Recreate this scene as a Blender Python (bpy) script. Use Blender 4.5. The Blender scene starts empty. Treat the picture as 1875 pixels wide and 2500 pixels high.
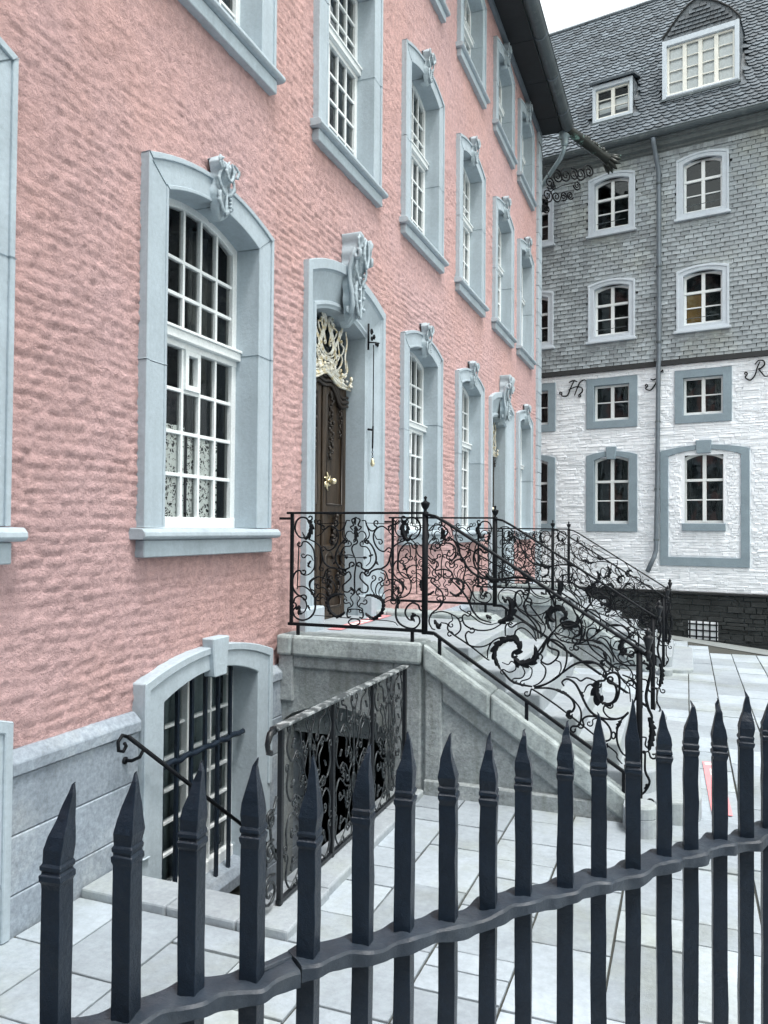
import bpy, math, random
import numpy as np
from mathutils import Vector, Matrix
R = math.radians
S = bpy.context.scene
COL = S.collection
random.seed(7)
# ---------------------------------------------------------------- camera
YAW, PITCH, ROLL, FPX = R(20.9209), R(1.2534), R(0.4487), 1930.15
CAM = Vector((3.14, 0.0, 2.0))
_fw = Vector((-math.sin(YAW)*math.cos(PITCH), math.cos(YAW)*math.cos(PITCH), math.sin(PITCH)))
_r0 = Vector((math.cos(YAW), math.sin(YAW), 0)); _u0 = _r0.cross(_fw)
_r = _r0*math.cos(ROLL)+_u0*math.sin(ROLL); _u = -_r0*math.sin(ROLL)+_u0*math.cos(ROLL)
cam = bpy.data.cameras.new('camera'); co = bpy.data.objects.new('camera', cam); COL.objects.link(co)
M = Matrix.Identity(4)
for i in range(3):
    M[i][0] = _r[i]; M[i][1] = _u[i]; M[i][2] = -_fw[i]; M[i][3] = CAM[i]
co.matrix_world = M
cam.sensor_fit = 'HORIZONTAL'; cam.sensor_width = 36; cam.lens = FPX/1875*36
cam.clip_start = 0.05; cam.clip_end = 2000
S.camera = co
def project(x, y, z):
    v = Vector((x, y, z))-CAM; d = v.dot(_fw)
    if d < .1: return None
    return (937.5+FPX*v.dot(_r)/d, 1250-FPX*v.dot(_u)/d, d)
# ---------------------------------------------------------------- sky, sun, exposure (overcast)
SUN = Vector((0.30, -0.20, 0.93)).normalized()
w = bpy.data.worlds.new('World'); S.world = w; w.use_nodes = True
nt = w.node_tree; nt.nodes.clear()
sky = nt.nodes.new('ShaderNodeTexSky'); sky.sky_type = 'NISHITA'; sky.sun_disc = False
sky.sun_elevation = math.asin(SUN.z); sky.sun_rotation = math.atan2(SUN.x, SUN.y)
sky.air_density = 3.6; sky.dust_density = 1.6; sky.ozone_density = 1.0
hs = nt.nodes.new('ShaderNodeHueSaturation'); hs.inputs['Saturation'].default_value = .30
bg = nt.nodes.new('ShaderNodeBackground'); bg.inputs['Strength'].default_value = 0.14
wo = nt.nodes.new('ShaderNodeOutputWorld')
nt.links.new(sky.outputs[0], hs.inputs['Color']); nt.links.new(hs.outputs[0], bg.inputs[0]); nt.links.new(bg.outputs[0], wo.inputs[0])
sl = bpy.data.lights.new('sun', 'SUN'); sl.energy = 1.4; sl.angle = R(14); sl.color = (1.0, .97, .93)
so = bpy.data.objects.new('sun', sl); COL.objects.link(so); so.location = (20, 5, 30)
so.rotation_euler = SUN.to_track_quat('Z', 'Y').to_euler()
S.view_settings.view_transform = 'Standard'; S.view_settings.look = 'None'
S.view_settings.gamma = 1; S.view_settings.use_curve_mapping = False
S.view_settings.exposure = 1.28
try:
    S.cycles.max_bounces = 5; S.cycles.diffuse_bounces = 3; S.cycles.glossy_bounces = 3; S.cycles.transparent_max_bounces = 8
    S.cycles.use_adaptive_sampling = True; S.cycles.adaptive_threshold = .03; S.cycles.caustics_reflective = False; S.cycles.caustics_refractive = False
except Exception: pass
# ---------------------------------------------------------------- materials
MT = {}
def mat(name, col, rough=.75, var=.12, scale=2.0, col2=None, mixscale=None, mixlo=.45, mixhi=.6, bump=.25, bscale=30, bdist=.01,
        metal=0, island=0.0, objrand=0.0, stretch=(1, 1, 1), fine=.1, spec=.35, streak=0.0, streakcol=None):
    m = bpy.data.materials.new(name); m.use_nodes = True
    n = m.node_tree.nodes; l = m.node_tree.links; b = n['Principled BSDF']
    b.inputs['Roughness'].default_value = rough; b.inputs['Metallic'].default_value = metal
    b.inputs['Specular IOR Level'].default_value = spec
    geo = n.new('ShaderNodeNewGeometry')
    mp = n.new('ShaderNodeMapping'); mp.inputs['Scale'].default_value = stretch
    l.new(geo.outputs['Position'], mp.inputs['Vector'])
    P = mp.outputs[0]
    def noise(sc, det=5, rgh=.6):
        t = n.new('ShaderNodeTexNoise'); t.inputs['Scale'].default_value = sc; t.inputs['Detail'].default_value = det
        t.inputs['Roughness'].default_value = rgh; l.new(P, t.inputs['Vector']); return t.outputs['Fac']
    def mixc(f, a, bb, mode='MIX'):
        x = n.new('ShaderNodeMix'); x.data_type = 'RGBA'; x.blend_type = mode
        if isinstance(f, float): x.inputs['Factor'].default_value = f
        else: l.new(f, x.inputs['Factor'])
        for sock, v in ((x.inputs['A'], a), (x.inputs['B'], bb)):
            if isinstance(v, tuple): sock.default_value = (*v[:3], 1)
            else: l.new(v, sock)
        return x.outputs['Result']
    def ramp(f, lo, hi, a=0., c=1.):
        r = n.new('ShaderNodeMapRange'); r.inputs['From Min'].default_value = lo; r.inputs['From Max'].default_value = hi
        r.inputs['To Min'].default_value = a; r.inputs['To Max'].default_value = c; l.new(f, r.inputs['Value']); return r.outputs[0]
    c = tuple(col)
    if col2 is not None: c = mixc(ramp(noise(mixscale or scale*.6, 6, .65), mixlo, mixhi), c, tuple(col2))
    g = ramp(noise(scale, 6, .65), .25, .75, 1-var, 1+var)
    if fine:
        g2 = ramp(noise(scale*14, 4, .7), .3, .7, 1-fine, 1+fine)
        mm = n.new('ShaderNodeMath'); mm.operation = 'MULTIPLY'; l.new(g, mm.inputs[0]); l.new(g2, mm.inputs[1]); g = mm.outputs[0]
    def mul(gv, k, src):
        mr = ramp(src, 0, 1, 1-k, 1+k); mm = n.new('ShaderNodeMath'); mm.operation = 'MULTIPLY'
        l.new(gv, mm.inputs[0]); l.new(mr, mm.inputs[1]); return mm.outputs[0]
    if island: g = mul(g, island, geo.outputs['Random Per Island'])
    if objrand:
        oi = n.new('ShaderNodeObjectInfo'); g = mul(g, objrand, oi.outputs['Random'])
    cb = n.new('ShaderNodeCombineColor')
    for i in range(3): l.new(g, cb.inputs[i])
    c = mixc(1.0, c, cb.outputs[0], 'MULTIPLY')
    if streak:
        sm = n.new('ShaderNodeMapping'); sm.inputs['Scale'].default_value = (9, 9, .7); l.new(geo.outputs['Position'], sm.inputs['Vector'])
        t = n.new('ShaderNodeTexNoise'); t.inputs['Scale'].default_value = 1.3; t.inputs['Detail'].default_value = 7; l.new(sm.outputs[0], t.inputs['Vector'])
        c = mixc(ramp(t.outputs['Fac'], .5, .75, 0, streak), c, tuple(streakcol or (.08, .09, .09)))
    l.new(c, b.inputs['Base Color'])
    if bump:
        bp = n.new('ShaderNodeBump'); bp.inputs['Strength'].default_value = bump; bp.inputs['Distance'].default_value = bdist
        l.new(noise(bscale, 8, .7), bp.inputs['Height']); l.new(bp.outputs[0], b.inputs['Normal'])
    MT[name] = m
    return m
mat('pink_render', (.585, .378, .360), .92, .10, 1.1, (.57, .388, .39), .45, .40, .62, bump=1.0, bscale=48, bdist=.026, fine=.2, spec=.2, streak=.16, streakcol=(.40, .27, .27))
mat('pink_plain', (.46, .32, .315), .9, .1, 1.5)
mat('stone_trim', (.385, .455, .505), .72, .11, 2.5, bump=.5, bscale=26, bdist=.007, fine=.08, objrand=.05, streak=.28, streakcol=(.24, .29, .33))
mat('stone_carved', (.37, .44, .485), .75, .12, 6, bump=.4, bscale=40, bdist=.006, streak=.15)
mat('plinth_stone', (.255, .30, .35), .8, .24, 2.6, (.37, .41, .44), 2.2, .5, .72, bump=.6, bscale=20, bdist=.01, fine=.25, objrand=.12)
mat('stair_stone', (.25, .28, .29), .8, .26, 2.4, (.36, .39, .40), 2.0, .42, .65, bump=.8, bscale=22, bdist=.015, fine=.28, streak=.55, streakcol=(.12, .135, .11))
mat('coping_stone', (.27, .31, .32), .8, .3, 2.4, (.36, .41, .41), 2.6, .42, .62, bump=.6, bscale=22, bdist=.012, fine=.25, streak=.35, streakcol=(.12, .14, .11))
mat('pit_shade_stone', (.030, .034, .032), .7, .3, 4, (.05, .06, .045), 3, .5, .65, bump=.6, bscale=20, bdist=.015)  # near-black: shade of the deep pit and cellar put into the stone colour
mat('step_stone', (.30, .335, .365), .75, .24, 2.2, (.25, .28, .28), 2.2, .5, .68, bump=.55, bscale=25, bdist=.008, fine=.12)
mat('paving_stone', (.315, .36, .40), .6, .22, 1.7, (.265, .295, .28), 1.1, .5, .7, bump=.6, bscale=22, bdist=.008, fine=.12, objrand=.2, spec=.4)
mat('joint_earth', (.055, .058, .052), .95, .2, 8)
mat('lane_stone', (.2, .22, .22), .9, .2, 3)
mat('wrought_iron', (.006, .0075, .010), .55, .2, 12, bump=.2, bscale=90, bdist=.003, spec=.14)
mat('old_iron', (.007, .009, .012), .34, .3, 14, (.16, .18, .19), 34, .74, .82, bump=.35, bscale=70, bdist=.004)
mat('fence_paint', (.010, .0175, .030), .36, .3, 9, bump=.55, bscale=38, bdist=.007, spec=.4, fine=.15)
mat('rail_paint', (.024, .034, .049), .42, .3, 9, (.045, .056, .07), 14, .5, .7, bump=.5, bscale=42, bdist=.006, spec=.5)
mat('white_paint', (.74, .78, .79), .45, .05, 5, bump=.08, bscale=40)
mat('cream_paint', (.72, .72, .67), .45, .06, 5, bump=.08)
mat('white_rubble', (.86, .90, .95), .85, .08, 3, bump=.45, bscale=24, bdist=.010, fine=.08, island=.05, streak=.2, streakcol=(.45, .49, .52))
mat('grey_trim', (.225, .29, .335), .8, .12, 3, bump=.3, bscale=25, fine=.1)
mat('pale_trim', (.50, .56, .62), .6, .08, 4, bump=.15)
mat('wall_slate', (.26, .295, .318), .55, .14, 1.2, (.29, .315, .295), .45, .5, .7, bump=.3, bscale=45, bdist=.005, island=.27, fine=.12, objrand=.12, spec=.5)
mat('roof_slate', (.085, .103, .12), .42, .2, 1.4, bump=.3, bscale=40, bdist=.006, island=.38, fine=.15, objrand=.3, spec=.6)
mat('dark_rubble', (.035, .04, .042), .9, .35, 4, (.12, .125, .125), 5, .66, .74, bump=.9, bscale=16, bdist=.03, island=.4)
mat('batten', (.045, .05, .055), .9, .2, 6)
mat('dark_board', (.02, .022, .024), .8, .2, 6)
mat('soffit_wood', (.018, .021, .025), .7, .2, 3, (.06, .07, .075), 3, .68, .74, bump=.3, bscale=12)
mat('zinc', (.085, .105, .115), .45, .2, 3, (.16, .185, .19), 4, .55, .7, metal=.3, bump=.1)
mat('zinc_light', (.27, .34, .37), .42, .15, 6, metal=.4, bump=.08)
mat('zinc_dark', (.14, .17, .2), .45, .15, 6, metal=.3, bump=.08)
mat('copper_green', (.02, .024, .022), .45, .3, 6, (.16, .28, .25), 3, .56, .68, metal=.3)
mat('cornice_paint', (.12, .14, .145), .6, .2, 3, streak=.4, streakcol=(.04, .05, .05))
mat('worn_scroll', (.045, .053, .058), .36, .35, 20, (.012, .014, .018), 30, .5, .62, metal=.45, bump=.3, bscale=80, bdist=.003)
mat('worn_rail', (.06, .07, .075), .45, .3, 10, (.34, .37, .38), 16, .48, .6, bump=.3, bscale=50, bdist=.005)
mat('door_wood', (.048, .034, .022), .45, .35, 5, (.022, .014, .009), 4, .45, .6, bump=.3, bscale=14, stretch=(8, 8, .7), bdist=.004)
mat('door_carving', (.024, .018, .014), .4, .3, 10, bump=.5, bscale=50, bdist=.004)
mat('gilding', (.60, .50, .29), .4, .15, 16, (.76, .75, .68), 14, .40, .52, metal=.25, bump=.6, bscale=60, bdist=.006)
mat('brass', (.8, .72, .5), .28, .1, 20, metal=.8, bump=.1)
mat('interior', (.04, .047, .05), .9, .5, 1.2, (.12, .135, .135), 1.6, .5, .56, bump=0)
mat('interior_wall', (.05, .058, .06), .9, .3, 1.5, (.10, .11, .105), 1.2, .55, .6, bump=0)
mat('grey_blind', (.30, .34, .37), .9, .15, 3, bump=.1)
mat('white_blind', (.88, .92, .95), .8, .05, 3, bump=.1)
mat('curtain', (.55, .58, .56), .9, .1, 6, bump=.2, bscale=20)
mat('orange_blind', (.55, .30, .10), .8, .3, 3, (.68, .47, .25), 4, .45, .6, bump=.1)
mat('sign_red', (.70, .27, .29), .6, .08, 5, bump=.05)
mat('sign_white', (.85, .85, .84), .6, .05, 5, bump=.05)
mat('cable', (.05, .055, .06), .5, .1, 10)
def glass(key, tint, ior=1.55):
    m = bpy.data.materials.new(key); m.use_nodes = True
    n = m.node_tree.nodes; l = m.node_tree.links; n.clear()
    o = n.new('ShaderNodeOutputMaterial'); mx = n.new('ShaderNodeMixShader'); tr = n.new('ShaderNodeBsdfTransparent')
    gl = n.new('ShaderNodeBsdfGlossy'); fr = n.new('ShaderNodeFresnel'); fr.inputs['IOR'].default_value = ior
    tr.inputs[0].default_value = (*tint, 1); gl.inputs['Roughness'].default_value = .02; gl.inputs[0].default_value = (.9, .95, 1, 1)
    ns = n.new('ShaderNodeTexNoise'); ns.inputs['Scale'].default_value = 3.5; geo = n.new('ShaderNodeNewGeometry'); l.new(geo.outputs['Position'], ns.inputs['Vector'])
    bp = n.new('ShaderNodeBump'); bp.inputs['Strength'].default_value = .12; bp.inputs['Distance'].default_value = .02
    l.new(ns.outputs[0], bp.inputs['Height']); l.new(bp.outputs[0], gl.inputs['Normal'])
    l.new(fr.outputs[0], mx.inputs[0]); l.new(tr.outputs[0], mx.inputs[1]); l.new(gl.outputs[0], mx.inputs[2]); l.new(mx.outputs[0], o.inputs[0])
    MT[key] = m
glass('glass', (.76, .84, .84)); glass('clear_glass', (.97, .99, .99), 1.3)
def lace():
    m = bpy.data.materials.new('lace'); m.use_nodes = True
    n = m.node_tree.nodes; l = m.node_tree.links; b = n['Principled BSDF']
    b.inputs['Base Color'].default_value = (.78, .82, .80, 1); b.inputs['Roughness'].default_value = .9
    geo = n.new('ShaderNodeNewGeometry'); v = n.new('ShaderNodeTexVoronoi'); v.inputs['Scale'].default_value = 34; v.feature = 'DISTANCE_TO_EDGE'
    ns = n.new('ShaderNodeTexNoise'); ns.inputs['Scale'].default_value = 30; ns.inputs['Detail'].default_value = 3
    l.new(geo.outputs['Position'], v.inputs['Vector']); l.new(geo.outputs['Position'], ns.inputs['Vector'])
    a = n.new('ShaderNodeMapRange'); a.inputs['From Min'].default_value = .05; a.inputs['From Max'].default_value = .15; a.inputs['To Min'].default_value = 1; a.inputs['To Max'].default_value = 0
    l.new(v.outputs['Distance'], a.inputs['Value'])
    c = n.new('ShaderNodeMapRange'); c.inputs['From Min'].default_value = .47; c.inputs['From Max'].default_value = .53; l.new(ns.outputs[0], c.inputs['Value'])
    mm = n.new('ShaderNodeMath'); mm.operation = 'MAXIMUM'; l.new(a.outputs[0], mm.inputs[0]); l.new(c.outputs[0], mm.inputs[1])
    l.new(mm.outputs[0], b.inputs['Alpha'])
    MT['lace'] = m
lace()
# ---------------------------------------------------------------- mesh helpers
class MB:
    def __init__(s): s.v = []; s.f = []
    def add(s, vs, fs):
        o = len(s.v); s.v.extend(vs); s.f.extend([tuple(i+o for i in f) for f in fs]); return s
    def box(s, x0, x1, y0, y1, z0, z1):
        return s.add([(x0, y0, z0), (x1, y0, z0), (x1, y1, z0), (x0, y1, z0), (x0, y0, z1), (x1, y0, z1), (x1, y1, z1), (x0, y1, z1)],
                     [(0, 3, 2, 1), (4, 5, 6, 7), (0, 1, 5, 4), (1, 2, 6, 5), (2, 3, 7, 6), (3, 0, 4, 7)])
    def hexa(s, p):
        return s.add(p, [(0, 3, 2, 1), (4, 5, 6, 7), (0, 1, 5, 4), (1, 2, 6, 5), (2, 3, 7, 6), (3, 0, 4, 7)])
    def prism(s, poly, to, h0, h1, caps=(1, 1)):
        n = len(poly); vs = [to(a, b, h0) for a, b in poly]+[to(a, b, h1) for a, b in poly]
        fs = [(i, (i+1) % n, n+(i+1) % n, n+i) for i in range(n)]
        if caps[0]: fs.append(tuple(range(n-1, -1, -1)))
        if caps[1]: fs.append(tuple(range(n, 2*n)))
        return s.add(vs, fs)
    def ring(s, outer, inner, to, h0, h1, closed=True):
        n = len(outer); vs = []
        for h in (h0, h1): vs += [to(a, b, h) for a, b in outer]+[to(a, b, h) for a, b in inner]
        fs = []
        for i in range(n if closed else n-1):
            j = (i+1) % n
            fs += [(i, j, n+j, n+i), (2*n+i, 3*n+i, 3*n+j, 2*n+j), (i, 2*n+i, 2*n+j, j), (n+i, n+j, 3*n+j, 3*n+i)]
        if not closed:
            for i in (0, n-1): fs.append((i, n+i, 3*n+i, 2*n+i))
        return s.add(vs, fs)
    def tube(s, pts, r, N=None, sides=6, flat=1.0, caps=True):
        pts = [Vector(p) for p in pts]; n = len(pts)
        rr = r if isinstance(r, (list, tuple)) else [r]*n
        N = Vector(N).normalized() if N is not None else None
        vs = []; pb = None
        for i, p in enumerate(pts):
            t = (pts[min(i+1, n-1)]-pts[max(i-1, 0)])
            t = t.normalized() if t.length > 1e-9 else Vector((0, 0, 1))
            if N is not None:
                b = t.cross(N); b = b.normalized() if b.length > 1e-6 else Vector((1, 0, 0)); nn = b.cross(t)
            else:
                if pb is None:
                    a = Vector((0, 0, 1)) if abs(t.z) < .9 else Vector((1, 0, 0)); b = t.cross(a).normalized()
                else:
                    b = pb-t*pb.dot(t); b = b.normalized() if b.length > 1e-6 else t.orthogonal().normalized()
                pb = b; nn = b.cross(t)
            for k in range(sides):
                a = 2*math.pi*(k+.5)/sides
                q = p+b*(math.cos(a)*rr[i])+nn*(math.sin(a)*rr[i]*flat); vs.append(tuple(q))
        fs = [(i*sides+k, i*sides+(k+1) % sides, (i+1)*sides+(k+1) % sides, (i+1)*sides+k) for i in range(n-1) for k in range(sides)]
        if caps: fs += [tuple(range(sides-1, -1, -1)), tuple((n-1)*sides+k for k in range(sides))]
        return s.add(vs, fs)
    def lathe(s, prof, c, seg=14, axis=None):
        A = Vector(axis).normalized() if axis else Vector((0, 0, 1)); X = A.orthogonal().normalized(); Y = A.cross(X); c = Vector(c)
        vs = [tuple(c+A*z+X*(r*math.cos(2*math.pi*k/seg))+Y*(r*math.sin(2*math.pi*k/seg))) for r, z in prof for k in range(seg)]
        n = len(prof); fs = [(i*seg+k, i*seg+(k+1) % seg, (i+1)*seg+(k+1) % seg, (i+1)*seg+k) for i in range(n-1) for k in range(seg)]
        fs += [tuple(range(seg-1, -1, -1)), tuple((n-1)*seg+k for k in range(seg))]
        return s.add(vs, fs)
    def mesh(s, name, m, smooth=False):
        me = bpy.data.meshes.new(name); me.from_pydata(s.v, [], s.f)
        me.materials.append(MT[m] if isinstance(m, str) else m)
        if smooth: me.polygons.foreach_set('use_smooth', [True]*len(me.polygons))
        me.update(); return me
    def build(s, name, m, parent=None, smooth=False, bevel=0, seg=1):
        o = bpy.data.objects.new(name, s.mesh(name, m, smooth)); COL.objects.link(o)
        if parent: o.parent = parent
        if bevel:
            b = o.modifiers.new('bevel', 'BEVEL'); b.width = bevel; b.segments = seg; b.limit_method = 'ANGLE'; b.angle_limit = R(35)
        return o
def empty(name, loc=(0, 0, 0), rz=0):
    o = bpy.data.objects.new(name, None); COL.objects.link(o); o.location = loc; o.rotation_euler = (0, 0, rz); o.empty_display_size = .2
    return o
def tag(o, label=None, cat=None, group=None, kind=None):
    for k, v in (('label', label), ('category', cat), ('group', group), ('kind', kind)):
        if v: o[k] = v
    return o
def link(me, name, parent, loc=None):
    o = bpy.data.objects.new(name, me); COL.objects.link(o); o.parent = parent
    if loc: o.location = loc
    return o
def copy_tree(o, parent=None, loc=None):
    c = o.copy(); COL.objects.link(c); c.parent = parent
    if loc is not None: c.location = loc
    for ch in list(o.children): copy_tree(ch, c)
    return c
FX = lambda a, b, h: (h, a, b)          # (y, z, depth x)
FY = lambda a, b, h: (a, h, b)          # (x, z, depth y)
FZ = lambda a, b, h: (a, b, h)
def arch(hw, z0, zs, rise, c=0, n=14):
    """closed outline: bottom left, bottom right, spring right, arc to spring left"""
    out = [(c-hw, z0), (c+hw, z0)]
    for i in range(n+1):
        t = 1-2*i/n; out.append((c+hw*t, zs+rise*(1-t*t)))
    return out
def catmull(p, k=7):
    if len(p) < 3:
        return [Vector(p[0]).lerp(Vector(p[1]), i/k) for i in range(k+1)]
    q = [Vector(x) for x in p]; q = [q[0]*2-q[1]]+q+[q[-1]*2-q[-2]]; out = []
    for i in range(1, len(q)-2):
        for j in range(k):
            t = j/k; a, b, c, d = q[i-1:i+3]
            out.append(.5*((2*b)+(c-a)*t+(2*a-5*b+4*c-d)*t*t+(3*b-a-3*c+d)*t**3))
    out.append(q[-2]); return out
def curl(pts, size):
    """extend a 2-D polyline by a closing volute that keeps its turning sense"""
    a, b = pts[-3], pts[-1]; t = (pts[-1]-pts[-2]).normalized(); t0 = (pts[-2]-pts[-4]).normalized() if len(pts) > 4 else t
    sgn = 1 if t0.x*t.y-t0.y*t.x >= 0 else -1
    out = list(pts); p = pts[-1].copy(); ang = math.atan2(t.y, t.x); n = 13
    for i in range(n):
        r = size*(1-.72*i/n); da = sgn*.42; ang += da; p = p+Vector((math.cos(ang), math.sin(ang)))*(r*.42); out.append(p.copy())
    return out
def scrolls(data, to, N, mirror=None, k=6, sides=6, mm=.001, rscale=1.0, flat=1.1, cs=.016):
    """traced wrought scrollwork -> (bars MB, leaves MB). to(a,b) -> 3-D, N plane normal"""
    bars, leaves = MB(), MB(); N = Vector(N).normalized()
    for kind, rad, ends, p in data:
        p = [Vector((a*mm, b*mm)) for a, b in p]
        for flip in ((0, 1) if mirror is not None else (0,)):
            q = [Vector((2*mirror-x.x, x.y)) for x in p] if flip else p
            r = rad*.001*rscale
            if kind == 'o':
                c = q[0]; e1 = q[1]-c; e2 = q[2]-c
                ln = [c+e1*math.cos(2*math.pi*i/18)+e2*math.sin(2*math.pi*i/18) for i in range(19)]
                bars.tube([to(x.x, x.y) for x in ln], r, N, sides, flat, False)
            elif kind == 'c':
                ln = catmull(q, k); rr = None
                if ends in ('e', 'b'): ln = curl(ln, cs+r*1.2)
                if ends in ('s', 'b'): ln = curl(ln[::-1], cs+r*1.2)[::-1]
                n = len(ln); rr = [r*(.75+.35*math.sin(math.pi*i/(n-1))) for i in range(n)]
                if ends in ('e', 'b'): rr[-1] = rr[-2] = r*1.5
                if ends in ('s', 'b'): rr[0] = rr[1] = r*1.5
                bars.tube([to(x.x, x.y) for x in ln], rr, N, sides, flat)
            else:
                ln = catmull(q, 12); n = len(ln); vs = []; rnd = random.Random(int(abs(q[0].x*7919+q[0].y*104729)*10))
                turn = sum((ln[i+1]-ln[i]).x*(ln[i+2]-ln[i+1]).y-(ln[i+1]-ln[i]).y*(ln[i+2]-ln[i+1]).x for i in range(n-2))
                tot = sum((ln[i+1]-ln[i]).length for i in range(n-1)); lob = max(2, round(tot/(r*1.9))); acc = 0; lv = [rnd.uniform(.75, 1.2) for _ in range(lob+2)]
                for i, x in enumerate(ln):
                    if i: acc += (ln[i]-ln[i-1]).length
                    t = (ln[min(i+1, n-1)]-ln[max(i-1, 0)]).normalized(); nn = Vector((-t.y, t.x)); u = i/(n-1)
                    wd = r*1.15*(math.sin(math.pi*min(1, u*.88+.14))**.6)
                    ph = acc/tot*lob; big_ = .55+.85*(ph % 1)**.7*lv[int(ph)]; sm = .6+.25*((ph+.4) % 1)
                    j, j2 = (sm, big_) if turn > 0 else (big_, sm)
                    A = Vector(to(*(x+nn*wd*j))); Bq = Vector(to(*(x-nn*wd*j2))); Cc = Vector(to(*x)); th = N*(.004+r*.35)
                    vs += [tuple(A), tuple(Cc+th), tuple(Bq), tuple(Cc-th)]
                fs = [(4*i+a, 4*i+(a+1) % 4, 4*i+4+(a+1) % 4, 4*i+4+a) for i in range(n-1) for a in range(4)]+[(3, 2, 1, 0), tuple(4*(n-1)+a for a in range(4))]
                leaves.add(vs, fs)
    return bars, leaves
def cells(a0, a1, b0, b1, holes, to, h, flip=False):
    A = sorted({a0, a1, *[min(max(x, a0), a1) for q in holes for x in q[:2]]}); Bz = sorted({b0, b1, *[min(max(x, b0), b1) for q in holes for x in q[2:]]})
    m = MB()
    for i in range(len(A)-1):
        for j in range(len(Bz)-1):
            ca, cb = (A[i]+A[i+1])/2, (Bz[j]+Bz[j+1])/2
            if any(q[0] < ca < q[1] and q[2] < cb < q[3] for q in holes): continue
            f = [to(A[i], Bz[j], h), to(A[i+1], Bz[j], h), to(A[i+1], Bz[j+1], h), to(A[i], Bz[j+1], h)]
            m.add(f, [(3, 2, 1, 0) if flip else (0, 1, 2, 3)])
    return m
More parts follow.
